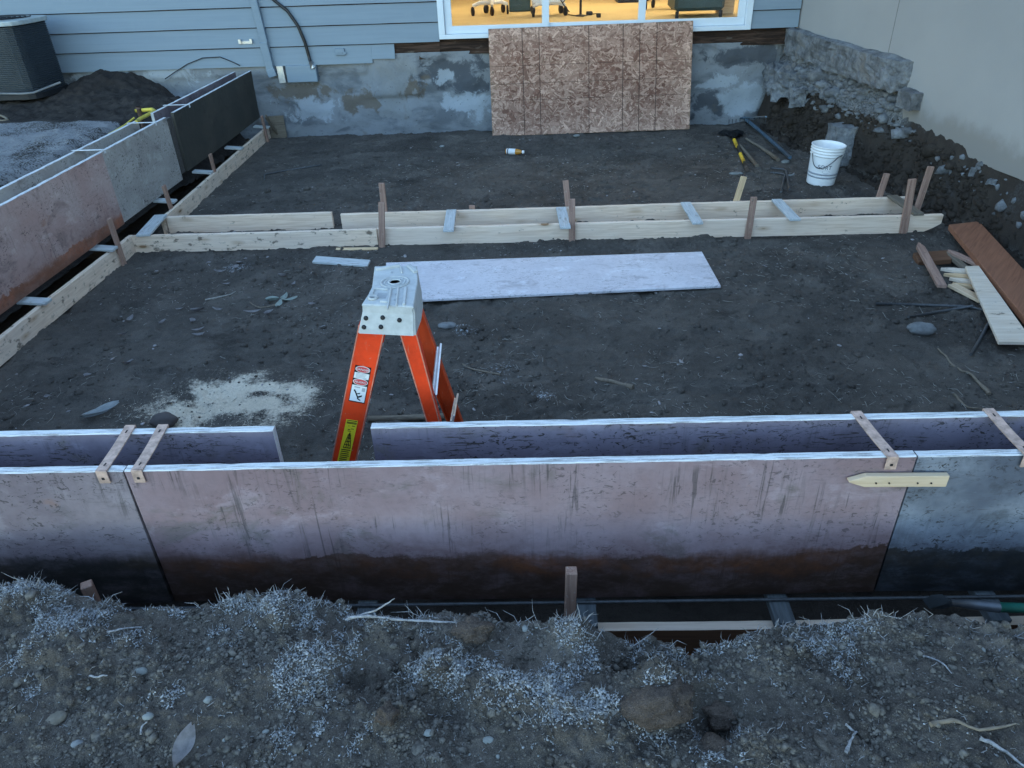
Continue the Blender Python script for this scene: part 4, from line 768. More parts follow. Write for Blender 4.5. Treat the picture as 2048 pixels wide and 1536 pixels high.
# stakes
def stake(top, bot, Y, label, w=.05, t=.022, mat=None, X=None, grp='wooden stakes along the strip boards'):
    if X is None: a = W(*top, Y); b = W(*bot, Y)
    else: a = S(*top, X); b = S(*bot, X)
    d = (a-b).normalized(); b = b - d*.12
    beam('wooden_stake', b, a, w, t, (0, -1, 0) if X is None else (1, 0, 0), mat or MAT['stake'], label, 'stake', grp, frost_end=True)
stake((763, 405), (764, 497), 5.742, 'reddish stake nailed to the near strip board just above the ladder')
stake((1144, 398), (1144, 488), 5.760, 'reddish stake nailed to the middle of the near strip board')
stake((1508, 394), (1494, 483), 5.755, 'leaning brown stake on the near strip board below the yellow banded tool')
stake((1825, 358), (1806, 468), 5.755, 'split grainy stake at the right end of the near strip board', w=.06)
stake((763, 366), (770, 430), 6.235, 'stake standing behind the far strip board, above the ladder')
stake((1131, 361), (1137, 420), 6.26, 'stake standing behind the middle of the far strip board')
stake((1488, 353), (1470, 410), 6.275, 'pale leaning stake behind the far strip board near the black tool handle', mat=MAT['stake_pale'])
stake((1774, 347), (1757, 398), 6.29, 'leaning reddish stake behind the right end of the far strip board')
stake((1862, 333), (1830, 430), 6.02, 'tallest leaning stake against the dirt bank at the right end')
stake((944, 411), (944, 425), 6.25, 'short stub of a stake barely showing over the far strip board')
stake((523, 232), (537, 286), None, 'stake on the left side board nearest the house', X=-3.225, grp='stakes along the left side board')
stake((420, 308), (437, 374), None, 'stake on the left side board below the dark panel', X=-3.21, grp='stakes along the left side board')
stake((327, 371), (347, 432), None, 'stake on the left side board below the mottled grey panel', X=-3.19, grp='stakes along the left side board')
stake((218, 437), (245, 518), None, 'leaning stake on the left side board in front of the reddish panel', X=-3.222, grp='stakes along the left side board')
def post(top, bot, Y, w, t, label, tw=0):
    a = W(*top, Y); b = W(*bot, Y); d = (a-b).normalized(); beam('wooden_stake', b-d*.15, a, w, t, (math.sin(tw), -math.cos(tw), 0), MAT['stake'], label, 'stake', 'stakes in the near trench', frost_end=True)
post((1143, 1140), (1139, 1248), 1.69, .036, .036, 'tall square stake standing in the near trench')
post((172, 1168), (192, 1212), 1.66, .034, .034, 'tilted square stake poking up behind the left frosted bank', .5)
bm = bmesh.new(); a = W(276, 213, 7.3); b = Vector((a.x, a.y, .2)); tube(bm, [b, a], .022, 8); tube(bm, [a-Vector((0, 0, .02)), a], .026, 8); tag(build('steel_stake', bm, m_plain('rusty_steel', (.13, .09, .08), .8, .3)), 'rusty round steel stake beside the yellow cord outside the left form', 'steel stake')
bm = bmesh.new(); q = [G(*v, .78) for v in [(270, 222), (290, 220), (305, 219), (309, 222), (295, 230), (280, 238), (272, 245)]]; tube(bm, q, .018, 8); q2 = [G(*v, .72) for v in [(268, 236), (250, 250), (230, 262), (218, 268)]]; tube(bm, q2, .008, 6); tag(build('yellow_hose', bm, m_plain('yellow_hose', (.62, .50, .07), .5)), 'loop of yellow hose hanging on the outer left form panel', 'hose')
for (a, b) in (((519, 170), (531, 232)),): stake(b, (551, 262), None, 'thin dark stake in the corner by the foundation', X=-3.20, grp='stakes along the left side board', w=.04, mat=MAT['oldwood'])
beam('end_board', (-3.28, 9.80, .0), (-3.08, 9.83, .0), .5, .02, (0, -1, 0), MAT['oldwood'], 'weathered upright board between the left form and the foundation', 'board')

# rods
bm = bmesh.new(); tube(bm, [(-3.2, 1.79, .19), (-1.3, 1.785, .20), (.4, 1.79, .197), (1.4, 1.787, .20), (3.4, 1.79, .197)], .006, 8); tag(build('rebar_rod', bm, MAT['rebar']), 'long steel rod lying along the foot of the near panels', 'rebar', 'steel rods')
def rod(pts, r, label, z=.012, mat=None, name='rebar_rod', cat='rebar'):
    q = [G(x, y, hz(*G(x, y, 0)[:2])+z) for x, y in pts]; bm = bmesh.new(); tube(bm, q, r, 8); tag(build(name, bm, mat or MAT['rebar']), label, cat, 'steel rods')
rod([(1752, 607), (1850, 610), (1925, 612.5), (1950, 616), (1975, 622)], .010, 'dark rod running straight under the whitish plank')
rod([(1817, 634), (1880, 623), (1945, 612)], .009, 'dark rod meeting the longer rod left of the whitish plank', .02)
rod([(1942, 709), (1962, 675), (1985, 632)], .010, 'dark rod slanting out below the whitish plank')
rod([(1541, 336), (1565, 338), (1572, 341), (1575, 355), (1579, 379)], .010, 'bent rod left of the bucket, its far leg on top', .03)
rod([(1541, 345), (1562, 347), (1570, 350), (1567, 362), (1562, 384)], .010, 'bent rod left of the bucket, lying nearest the strip board', .014)
rod([(529, 358), (529, 350), (533, 348), (590, 338), (643, 330)], .008, 'long thin hooked rod on the dirt near the left side board')
rod([(735, 838), (800, 836), (890, 832)], .016, 'dark bar lying on the dirt behind the ladder legs', .012, MAT['oldwood'], 'dark_bar', 'bar')

# ================================================================== OSB SHEET leaning on the door
a0, a1 = W(985, 271, 9.47), W(1378, 262, 9.47); Lb = 2.44; Hb = 1.22
m = M('osb_flakes', .8, .2); at = m.n('ShaderNodeAttribute', 'Color', attribute_name='tone'); g = m.noise(m.vec(8, 8, 8), 6, 4, .7)
m.col(m.mix(m.thr(g, .35, .7, 0, .35), at, (.17, .10, .075))).bump(g, .3, .004); MAT['osb'] = m.m
osb = empty('osb_sheet', (a0.x, 9.46, .0)); tag(osb, 'large brown strand board sheet leaning against the house below the lit door', 'wood sheet')
th = math.asin(.30/Hb); osb.rotation_euler = (-th, R(-.45), 0)
bm = bmesh.new(); box(bm, (0, 0, 0), (Lb, .012, Hb), None, .001); build('board', bm, m_plain('osb_core', (.26, .165, .115), .85, 0, .2, .4, 20), osb)
rs = np.random.RandomState(11); n = 8200; cx = rs.uniform(.02, Lb-.02, n); cz = rs.uniform(.015, Hb-.015, n); L = rs.gamma(4, .0145, n)+.018; Wf = rs.gamma(3, .0046, n)+.0035; an = rs.normal(0, .9, n)
dep = -.0004-rs.rand(n)*.0022; co = []; K = 5
edgef = np.minimum(np.minimum(cx, Lb-cx), np.minimum(cz, Hb-cz)); pale = np.exp(-edgef/.10)*.9 + .45*np.clip(fbm(cx*2.2, cz*2.2, 3, 7)*1.6+.15, 0, 1)
tone = np.clip(rs.rand(n)**1.5*.75 + pale*rs.uniform(.2, .8, n), 0, 1)
c0 = np.array([.145, .064, .044]); c1 = np.array([.58, .375, .285]); colr = c0[None]*(1-tone[:, None])+c1[None]*tone[:, None]; colr *= rs.uniform(.8, 1.1, (n, 1))
t_ = np.linspace(-.5, .5, K); bend = rs.normal(0, .35, n)
U = L[:, None]*t_[None]; Vv = bend[:, None]*L[:, None]*(t_[None]**2)*1.2; ww = Wf[:, None]*(1-1.6*np.abs(t_[None])**3)*.5
ca, sa = np.cos(an)[:, None], np.sin(an)[:, None]
V = []
for s in (-1, 1):
    v = Vv+s*ww; x = cx[:, None]+U*ca-v*sa; z = cz[:, None]+U*sa+v*ca; V.append(np.stack([np.clip(x, .001, Lb-.001), np.repeat(dep[:, None], K, 1), np.clip(z, .001, Hb-.001)], -1))
co = np.concatenate(V, 1).reshape(-1, 3); b = np.arange(n)*2*K; F = np.concatenate([np.stack([b+k, b+k+1, b+K+k+1, b+K+k], -1) for k in range(K-1)])
me = npmesh('strands', co, F); a = me.color_attributes.new('tone', 'FLOAT_COLOR', 'POINT'); a.data.foreach_set('color', np.concatenate([np.repeat(colr, 2*K, 0), np.ones((n*2*K, 1))], 1).astype(np.float32).ravel())
link('strands', me, MAT['osb'], osb)
bm = bmesh.new()
for fx in (.165, .248, .492, .660, .742, .825): box(bm, (fx*Lb-.0036, -.0042, .005), (fx*Lb+.0036, -.003, Hb-.004))
for fz in (.335, .49, .655): box(bm, (.01, -.0043, fz*Hb-.0018), (Lb-.01, -.0032, fz*Hb+.0018))
build('marking_lines', bm, m_plain('dark_line_ink', (.045, .024, .02), .9), osb)

# ================================================================== STEPLADDER
lad = empty('stepladder', (-.52, 2.45, 0)); tag(lad, 'orange fibreglass stepladder with light grey top cap standing behind the near form', 'stepladder')
def LD(v): return Vector(v) - Vector((-.52, 2.45, 0))
ZC = 1.125
def quadxy(l): return [(LD(G(x, y, ZC)).x, LD(G(x, y, ZC)).y) for x, y in l]
top = quadxy([(749, 532), (834, 531), (836, 560), (832, 585), (827, 613), (723, 608), (735, 590), (744, 572)])
t = bmesh.new(); cxm = sum(p[0] for p in top)/8; cym = sum(p[1] for p in top)/8
lev = [(.0, 1.0, ZC-.004), (1, 1.0, ZC-.012), (2, 1.02, ZC-.03), (3, 1.10, ZC-.105)]
rings = [[t.verts.new((cxm+(x-cxm)*.965, cym+(y-cym)*.975, ZC)) for x, y in top]]
for _, s, z in lev: rings.append([t.verts.new((cxm+(x-cxm)*s, cym+(y-cym)*(1+(s-1)*.3), z)) for x, y in top])
ul, ur = rings[-2][5].co, rings[-2][4].co; yl_, yr_ = ul.y-.012, ur.y-.012; nl = LD(W(713.5, 659, yl_+2.45)); nr = LD(W(829, 657, yr_+2.45)); nl.z = nr.z = ZC-.105; rings[-1][5].co = nl; rings[-1][4].co = nr
rings_near = [rings[-2][5].co.copy(), rings[-2][4].co.copy(), rings[-1][5].co.copy(), rings[-1][4].co.copy()]
t.faces.new(rings[0])
for a, b in zip(rings[:-1], rings[1:]):
    for k in range(8): t.faces.new((a[k], a[(k+1) % 8], b[(k+1) % 8], b[k]))
bmesh.ops.recalc_face_normals(t, faces=list(t.faces)); bmesh.ops.bevel(t, geom=[e for e in t.edges if abs(e.verts[0].co.z-e.verts[1].co.z) > .01], offset=.006, segments=2, affect='EDGES')
bm = bmesh.new(); add(bm, t)
def tp(px, py): return LD(G(px, py, ZC))
cc = tp(790, 565)
def ring(bm, c, r0, r1, z0, z1, seg=36, sy=1.0):
    T = Matrix.Translation((c.x, c.y, 0)); lathe(bm, [(r0, z0), (r0, z1), (r1, z1), (r1, z0)], seg, T)
ring(bm, cc, .046, .052, ZC-.002, ZC+.005); ring(bm, cc, .034, .038, ZC-.002, ZC+.004); ring(bm, cc, .019, .025, ZC-.002, ZC+.005)
def bar(bm, a, b, w, h): 
    a = tp(*a); b = tp(*b); d = (b-a); L = d.length; an = math.atan2(d.y, d.x); box(bm, (0, -w/2, ZC-.002), (L, w/2, ZC+h), Matrix.Translation((a.x, a.y, 0)) @ Matrix.Rotation(an, 4, 'Z'), .002)
bar(bm, (752, 541), (800, 533), .016, .010); bar(bm, (817, 533), (832, 546), .018, .010); bar(bm, (801, 534), (804, 548), .006, .008)
bar(bm, (783, 578), (775, 620), .006, .008); bar(bm, (797, 577), (793, 612), .006, .008); bar(bm, (812, 576), (808, 611), .010, .008)
bar(bm, (750, 579), (776, 581), .005, .007); bar(bm, (749, 580), (745, 590), .005, .007)
hx = tp(746, 597); lathe(bm, [(.012, ZC-.001), (.012, ZC+.008), (.019, ZC+.008), (.019, ZC-.001)], 6, Matrix.Translation((hx.x, hx.y, 0)))
bar(bm, (760, 604), (775, 606), .005, .007); build('top_cap', bm, MAT['cap'], lad)
cap = lad.children[0]
bm = bmesh.new(); lathe(bm, [(.0001, ZC+.0012), (.0185, ZC+.0012)], 28, Matrix.Translation((cc.x, cc.y, 0))); build('recess', bm, MAT['cap_lo'], cap)
bm = bmesh.new(); lathe(bm, [(.0001, ZC+.0012), (.0115, ZC+.0012)], 6, Matrix.Translation((hx.x, hx.y, 0))); build('recess', bm, MAT['cap_lo'], cap)
for q in ((793, 589), (790, 600), (784, 545)): bm = bmesh.new(); v = tp(*q); box(bm, (v.x-.004, v.y-.007, ZC), (v.x+.004, v.y+.007, ZC+.0015)); build('recess', bm, MAT['cap_lo'], cap)
bm = bmesh.new(); v = tp(764, 592); box(bm, (v.x-.018, v.y-.022, ZC), (v.x+.016, v.y+.022, ZC+.001)); build('recess', bm, MAT['cap_lo'], cap)
YL = 2.285
for x, y in ((732, 636), (765.5, 635), (799, 640), (728, 654), (762, 653.5)):
    z0_, z1_ = ZC-.03, ZC-.105; pa = (rings_near[0]+rings_near[1])/2; pb = (rings_near[2]+rings_near[3])/2
    o_ = CAM-Vector((-.52, 2.45, 0)); v_ = ray(x, y); nn_ = (rings_near[1]-rings_near[0]).cross(rings_near[2]-rings_near[0]).normalized(); q = o_+v_*((rings_near[0]-o_).dot(nn_)/v_.dot(nn_)); bm = bmesh.new(); lathe(bm, [(.008, -.003), (.008, .004), (.004, .007)], 14, Matrix.Translation(q) @ Matrix.Rotation(R(84), 4, 'X')); s = build('rivet', bm, MAT['dark']); s.parent = cap
def rail(poly, Y, fl, name='rail', depth=.028, mat=None, flip=1):
    """C channel: web in the plane Y, two flanges going back; poly = top-left, top-right, bottom-right, bottom-left on the picture plane"""
    tl, tr, br, bl = [LD(W(x, y, Y)) for x, y in poly]
    def ext(a, b): k = (0.01-a.z)/(b.z-a.z); return a+(b-a)*k
    bl2 = ext(tl, bl); br2 = ext(tr, br); bm = bmesh.new(); th = .0045
    def slab(a, b, c, d, off): 
        o = Vector((0, off, 0)); v = [bm.verts.new(p) for p in (a, b, c, d, a+o, b+o, c+o, d+o)]
        for f in ((0, 1, 2, 3), (7, 6, 5, 4), (0, 4, 5, 1), (1, 5, 6, 2), (2, 6, 7, 3), (3, 7, 4, 0)): bm.faces.new([v[i] for i in f])
    slab(tl, tr, br2, bl2, th*flip)
    e = Vector((.005, 0, 0)); o = Vector((0, th*1.2*flip, 0)); nf = len(bm.faces); slab(tl, tl+e*.9, bl2+e*.9, bl2, -th*.25*flip); slab(tr-e*.9, tr, br2, br2-e*.9, -th*.25*flip); bm.faces.ensure_lookup_table()
    for f in bm.faces[nf:]: f.material_index = 1
    slab(tl+o, tl+e+o, bl2+e+o, bl2+o, depth*flip); slab(tr-e+o, tr+o, br2+o, br2-e+o, depth*flip)
    bmesh.ops.recalc_face_normals(bm, faces=list(bm.faces)); return build(name, bm, [mat or MAT['orange'], MAT['orange_pale_edge']], lad), (tl, tr, br2, bl2)
front, fq = rail([(717, 650), (772, 650), (714, 915), (664, 915)], YL, 1)
rear, rq = rail([(794, 650), (829, 650), (880, 845), (853, 845)], YL, 1)
frear, frq = rail([(797, 597), (833, 580), (927, 843), (898, 843)], 2.62, 1, mat=MAT['orange_shaded'], flip=-1)
# far front rail: mirror of the near one at the far side of the cap
bm = bmesh.new(); 
def rl(a, b, w, Y): 
    L = (b-a).length; box(bm, (0, -.014, -w/2), (L, .014, w/2), frame(a, b, (0, -1, 0)), .002)
ft = (fq[0]+fq[1])/2; fb = (fq[2]+fq[3])/2; rl(Vector((ft.x+.005, LD((0, 2.60, 0)).y, 1.05)), Vector((fb.x-.01, LD((0, 2.66, 0)).y, .01)), .07, 2.62); build('rail', bm, MAT['orange'], lad)
for z in (.80, .53, .26):
    k = (ft.z-z)/(ft.z-fb.z); x = ft.x+(fb.x-ft.x)*k; bm = bmesh.new(); box(bm, (x-.035, LD((0, 2.295, 0)).y, z-.025), (x+.035, LD((0, 2.615, 0)).y, z), None, .003); build('step', bm, MAT['alu'], lad)
for (n_, f_) in (((868, 800), (878, 697)), ((905, 846), (913, 800))):
    a = LD(W(*n_, YL+.025)); b = LD(W(*f_, 2.60)); bm = bmesh.new(); L = (b-a).length; mt = frame(a, b, (-1, -.3, .35)); box(bm, (0, -.004, -.030), (L, .004, -.009), mt, .001); box(bm, (0, -.011, -.0085), (L, -.001, .0085), mt, .001); box(bm, (0, -.004, .009), (L, .004, .030), mt, .001); build('brace', bm, MAT['alu'], lad)
# labels on the near front rail
def on_rail(px, py, lift=.0015): v = LD(W(px, py, YL)); v.y -= lift; return v
def lquad(bm, pts, lift, mi=0, th=.0006):
    v = [bm.verts.new(on_rail(x, y, lift)) for x, y in pts]; w_ = [bm.verts.new(p.co+Vector((0, th, 0))) for p in v]
    bm.faces.new(v).material_index = mi
    for k in range(len(v)): bm.faces.new((v[k], v[(k+1) % len(v)], w_[(k+1) % len(v)], w_[k])).material_index = mi
def U(o, ax, ay, u, v): return (o[0]+ax[0]*u+ay[0]*v, o[1]+ax[1]*u+ay[1]*v)
O1, AX, AY = (711, 729.5), (32, 6), (-14, 72)     # label origin, across, down
def rect(u0, v0, u1, v1): return [U(O1, AX, AY, *q) for q in ((u0, v0), (u1, v0), (u1, v1), (u0, v1))]
def oval(cu, cv, ru, rv): return [U(O1, AX, AY, cu+ru*math.cos(a), cv+rv*math.sin(a)) for a in [2*math.pi*k/24 for k in range(24)]]
bm = bmesh.new(); lquad(bm, rect(0, 0, 1, 1), .001, 0)
lquad(bm, oval(.5, .09, .46, .09), .0016, 1); lquad(bm, oval(.5, .09, .42, .075), .0022, 2); lquad(bm, oval(.5, .435, .46, .09), .0016, 1); lquad(bm, oval(.5, .435, .42, .075), .0022, 2)
lquad(bm, rect(.04, .19, .96, .345), .0016, 1); lquad(bm, rect(.04, .535, .96, .97), .0016, 1)
for k in range(4): lquad(bm, rect(.15, .21+k*.033, .15+random.uniform(.5, .7), .222+k*.033), .0022, 3)
lquad(bm, rect(.2, .57, .55, .60), .0022, 3); lquad(bm, rect(.68, .58, .88, .68), .0022, 3)
for pts in ([(.25, .70), (.32, .68), (.55, .85), (.50, .88)], [(.35, .78), (.40, .76), (.62, .72), (.60, .76)], [(.45, .84), (.75, .78), (.76, .82), (.5, .88)], [(.5, .86), (.72, .92), (.70, .94), (.48, .9)], [(.2, .66), (.28, .655), (.30, .70), (.22, .71)]): lquad(bm, [U(O1, AX, AY, *q) for q in pts], .0022, 0)
bmesh.ops.recalc_face_normals(bm, faces=list(bm.faces))
lab = build('warning_label', bm, [MAT['black'], MAT['paper'], MAT['red'], MAT['ltgrey']]); lab.parent = front; lab['label'] = 'black, white and red danger sticker'
def rail_text(s, uv, size, mat, O=O1, ax=AX, ay=AY, par=None):
    me = text(s, size); a = on_rail(*U(O, ax, ay, *uv), .0034); b = on_rail(*U(O, ax, ay, uv[0]+.3, uv[1]), .0034); x = (b-a).normalized(); n_ = Vector((0, -1, 0)); y = n_.cross(x)
    o = link('lettering', me, mat); o.parent = par; o.matrix_local = Matrix(((x.x, y.x, n_.x, a.x), (x.y, y.y, n_.y, a.y), (x.z, y.z, n_.z, a.z), (0, 0, 0, 1))); return o
rail_text('DANGER', (.5, .09), .0115, MAT['paper'], par=lab); rail_text('PELIGRO', (.5, .435), .0105, MAT['paper'], par=lab)
O2, AX2, AY2 = (693, 838), (23, 3.5), (-18.5, 84)
def rect2(u0, v0, u1, v1): return [U(O2, AX2, AY2, *q) for q in ((u0, v0), (u1, v0), (u1, v1), (u0, v1))]
bm = bmesh.new(); lquad(bm, rect2(0, 0, 1, 1.3), .001, 0)
for v in (.01, .05, .075): lquad(bm, rect2(.08, v, .95, v+.016), .0016, 1)
for k in range(9): lquad(bm, rect2(.12, .70+k*.045, .12+random.uniform(.6, .8), .718+k*.045), .0016, 1)
for a, b in (((.42, .34), (.22, .66)), ((.62, .34), (.82, .66)), ((.50, .30), (.44, .66)), ((.54, .30), (.62, .66))):
    lquad(bm, [U(O2, AX2, AY2, *q) for q in (a, (a[0]+.06, a[1]), (b[0]+.06, b[1]), b)], .0016, 1)
for v in (.34, .42, .50, .58, .65): lquad(bm, rect2(.42-(v-.34)*.6, v, .66+(v-.34)*.6, v+.016), .0016, 1)
for q in ((.3, .14, .36, .155), (.6, .13, .85, .145), (.3, .22, .5, .235), (.55, .2, .8, .212), (.3, .26, .62, .27)): lquad(bm, rect2(*q), .0016, 1)
bmesh.ops.recalc_face_normals(bm, faces=list(bm.faces)); l2 = build('instruction_label', bm, [MAT['yellow'], MAT['black']]); l2.parent = front; l2['label'] = 'yellow instruction sticker with a ladder drawing'

# ================================================================== BUCKET
bp = G(1640, 366, 0); bz = hz(bp.x, bp.y); bk = empty('bucket', (bp.x, bp.y, bz)); bk.rotation_euler = (R(1.5), R(2), 0); tag(bk, 'white plastic bucket with a wire handle standing in front of the dirt bank', 'bucket')
bm = bmesh.new(); r0, r1, hh = .128, .150, .37
prof = [(.0001, .004), (r0-.006, .0), (r0, .006)]
for z in np.linspace(.02, .27, 6): prof.append((r0+(r1-r0)*z/hh, float(z)))
for z in (.285, .312, .338): rr = r0+(r1-r0)*z/hh; prof += [(rr, z-.004), (rr+.007, z-.003), (rr+.008, z), (rr+.001, z+.006)]
prof += [(r1+.001, hh-.012), (r1+.006, hh-.008), (r1+.006, hh-.001), (r1+.001, hh), (r1-.003, hh-.002), (r1-.005, hh-.03), (r0-.003, .012), (.0001, .010)]
lathe(bm, prof, 56); build('pail', bm, MAT['white'], bk)
bm = bmesh.new()
for z in (.085, .115): rr = r0+(r1-r0)*z/hh; lathe(bm, [(rr-.002, z-.008), (rr+.0012, z-.008), (rr+.0012, z+.008), (rr-.002, z+.008)], 56)
build('grey_band', bm, MAT['ltgrey'], bk)
bm = bmesh.new()
for k in range(13):
    z = .13+k*.011; rr = r0+(r1-r0)*z/hh+.0012; a0_ = R(-42); a1_ = R(-42+random.uniform(18, 34)); pr = None
    for i in range(7):
        a = a0_+(a1_-a0_)*i/6; v = [bm.verts.new((rr*math.cos(a), rr*math.sin(a), z)), bm.verts.new((rr*math.cos(a), rr*math.sin(a), z+.0045))]
        if pr: bm.faces.new((pr[0], v[0], v[1], pr[1]))
        pr = v
build('printed_text', bm, MAT['ltgrey'], bk)
bm = bmesh.new()
def cyl_pt(a, z, off=.003): rr = r0+(r1-r0)*z/hh+off; return Vector((rr*math.cos(R(a)), rr*math.sin(R(a)), z))
hp = []
for i in range(19):
    t = i/18; a = -165+t*112; z = .30-.13*math.sin(math.pi*min(1, t*1.25)**.8)*.9 if t < .8 else .30-.13*math.sin(math.pi*min(1, t*1.25)**.8)*.9
    hp.append(cyl_pt(a, max(.16, z), .012+.03*math.sin(math.pi*t)))
tube(bm, hp, .0042, 6); tube(bm, [hp[5]*1.01, hp[6]*1.01, hp[7]*1.01], .006, 8); build('handle', bm, MAT['rebar'], bk)
me = text('SORT', .055, .0004); n_ = Vector((math.cos(R(-108)), math.sin(R(-108)), 0)); y_ = Vector((0, 0, 1)); x_ = y_.cross(n_); q = cyl_pt(-108, .175, .004)
for v in me.vertices: 
    a = R(-108)+v.co.x/r1; z = .185+v.co.y; rr = r0+(r1-r0)*z/hh+.0012+v.co.z; v.co = (rr*math.cos(a), rr*math.sin(a), z)
link('lettering', me, m_plain('marker_ink', (.10, .11, .14), .8), bk)
bm = bmesh.new(); tube(bm, [cyl_pt(-100+14*math.cos(a), .145+.014*math.sin(a), .0015) for a in [k*.35 for k in range(17)]], .0012, 5); s = build('scribble', bm, MAT['ltgrey'], bk)

# ================================================================== BOTTLE
a = G(1012, 305, .03); b = G(1046, 307, .02); bt = empty('drink_bottle', a); d = (b-a); d.z = 0; tag(bt, 'small amber drink bottle with white label lying on the dirt', 'bottle'); Lb_ = .215
bt.rotation_euler = (0, R(90), math.atan2(d.y, d.x)+R(-8)); bt.location.z = hz(a.x, a.y)+.034
bm = bmesh.new(); lathe(bm, [(.0001, 0), (.028, 0), (.032, .01), (.032, .135), (.024, .165), (.014, .185), (.014, .195)], 24); build('body', bm, MAT['amber'], bt)
bm = bmesh.new(); lathe(bm, [(.0325, .012), (.0332, .014), (.0332, .112), (.0325, .114)], 24); build('label', bm, MAT['paper'], bt)
bm = bmesh.new(); lathe(bm, [(.0334, .022), (.0340, .022), (.0340, .034), (.0334, .034)], 24); build('label_band', bm, m_plain('navy', (.012, .02, .06), .5), bt)
bm = bmesh.new(); lathe(bm, [(.0175, .192), (.0180, .194), (.0180, .212), (.016, .216), (.0001, .216)], 20); build('cap', bm, MAT['white'], bt)

# ================================================================== TOOLS
def toolpts(l, dz): return [G(x, y, 0)+Vector((0, 0, 0)) if 0 else G(x, y, hz(*G(x, y, 0)[:2])+dz) for x, y in l]
sh = empty('digging_shovel', G(1478, 290, 0)); tag(sh, 'black shovel with two yellow bands on its handle lying on the dirt', 'shovel'); base = Vector(sh.location)
hpt = toolpts([(1466, 274), (1473, 285), (1494, 338)], .035); bm = bmesh.new(); tube(bm, [p-base for p in hpt], .016, 10); build('handle', bm, MAT['black'], sh)
def along(pts, t0, t1, n=3):
    a, b = pts[0], pts[-1]; return [a.lerp(b, t0+(t1-t0)*k/n) for k in range(n+1)]
hh2 = toolpts([(1466, 274), (1494, 338)], .035)
for t0, t1 in ((.10, .32), (.56, .80)):
    bm = bmesh.new(); tube(bm, [p-base for p in along(hh2, t0, t1)], .019, 10); build('yellow_band', bm, MAT['yellow2'], sh)
bm = bmesh.new(); tube(bm, [p-base for p in along(hh2, .95, 1.02)], .021, 10); build('end_cap', bm, MAT['clod'], sh)
bm = bmesh.new(); bl = [[(1434, 266, .01), (1449, 258, .02), (1462, 262, .06), (1474, 258, .03), (1488, 263, .01)], [(1440, 269, .015), (1450, 266, .04), (1464, 270, .075), (1476, 266, .05), (1486, 270, .015)], [(1452, 272, .02), (1458, 272, .05), (1466, 275, .07), (1474, 273, .05), (1480, 272, .02)]]
g_ = [[G(x, y, hz(*G(x, y, 0)[:2])+z)-base for x, y, z in r] for r in bl]; vv = [[bm.verts.new(p) for p in r] for r in g_]
for r in range(2):
    for k in range(4): bm.faces.new((vv[r][k], vv[r][k+1], vv[r+1][k+1], vv[r+1][k]))
bmesh.ops.solidify(bm, geom=list(bm.faces), thickness=.006); build('blade', bm, MAT['dark'], sh)
def stick(pts, r, label, name, mat, cat, dz=.02, r1=None):
    q = toolpts(pts, dz); bm = bmesh.new(); n = len(q); tube(bm, q, [r+((r1 or r)-r)*i/(n-1) for i in range(n)], 9); return tag(build(name, bm, mat), label, cat)
stick([(1479, 290), (1495, 309), (1514, 332)], .015, 'grey brown wooden tool handle touching the yellow banded shovel', 'tool_handle', MAT['oldwood'], 'tool handle', .02, .022)
stick([(1492, 277), (1508, 287), (1521, 294), (1538, 306), (1556, 320)], .010, 'curved dark brown stick between the shovel and the blue tube', 'curved_stick', MAT['oldwood'], 'stick', .02, .022)
rk = empty('landscape_rake', G(1490, 237, 0)); base = Vector(rk.location); tag(rk, 'long blue tube handled rake lying beside the foundation corner', 'rake')
bm = bmesh.new(); tube(bm, [p-base for p in toolpts([(1489, 236), (1520, 262), (1552, 290), (1580, 315)], .05)], .020, 10); build('handle', bm, MAT['bluepole'], rk)
bm = bmesh.new(); tube(bm, [p-base for p in toolpts([(1452, 239), (1490, 236), (1532, 234)], .05)], .010, 8)
build('head_bar', bm, MAT['bluepole'], rk)
hb = toolpts([(1452, 239), (1532, 234)], .05)
for k in range(10): bm = bmesh.new(); p = hb[0].lerp(hb[1], k/9)-base; tube(bm, [p, p+Vector((0, -.01, -.05))], .004, 5); build('tooth', bm, MAT['dark'], rk)
# green handled shovel in the near trench
gs = empty('green_shovel', (1.45, 1.70, .15)); base = Vector(gs.location); tag(gs, 'green handled shovel lying in the near trench at the right edge', 'shovel')
ha = W(1985, 1214, 1.68); hb_ = W(2075, 1217, 1.70); bm = bmesh.new(); tube(bm, [ha-base, hb_-base, hb_-base+Vector((.9, .05, .06))], .0165, 14); build('handle', bm, MAT['green'], gs)
bm = bmesh.new(); tube(bm, [W(1900, 1205, 1.69)-base, W(1945, 1209, 1.685)-base, W(1996, 1214, 1.68)-base], [.012, .017, .0185], 14); build('socket', bm, m_plain('worn_steel', (.16, .17, .19), .45, .6), gs)
bm = bmesh.new(); rows = [[(1845, 1200, .0), (1862, 1190, .0), (1884, 1188, 0)], [(1856, 1212, .01), (1876, 1206, .012), (1900, 1198, .01)], [(1862, 1219, .0), (1886, 1218, .0), (1908, 1212, .0)]]
vv = [[bm.verts.new(W(x, y, 1.69)-base+Vector((0, -z, 0))) for x, y, z in r] for r in rows]
for r in range(2):
    for k in range(2): bm.faces.new((vv[r][k], vv[r][k+1], vv[r+1][k+1], vv[r+1][k]))
bmesh.ops.solidify(bm, geom=list(bm.faces), thickness=.003); build('blade', bm, m_plain('dull_blade', (.17, .19, .21), .5, .4), gs)

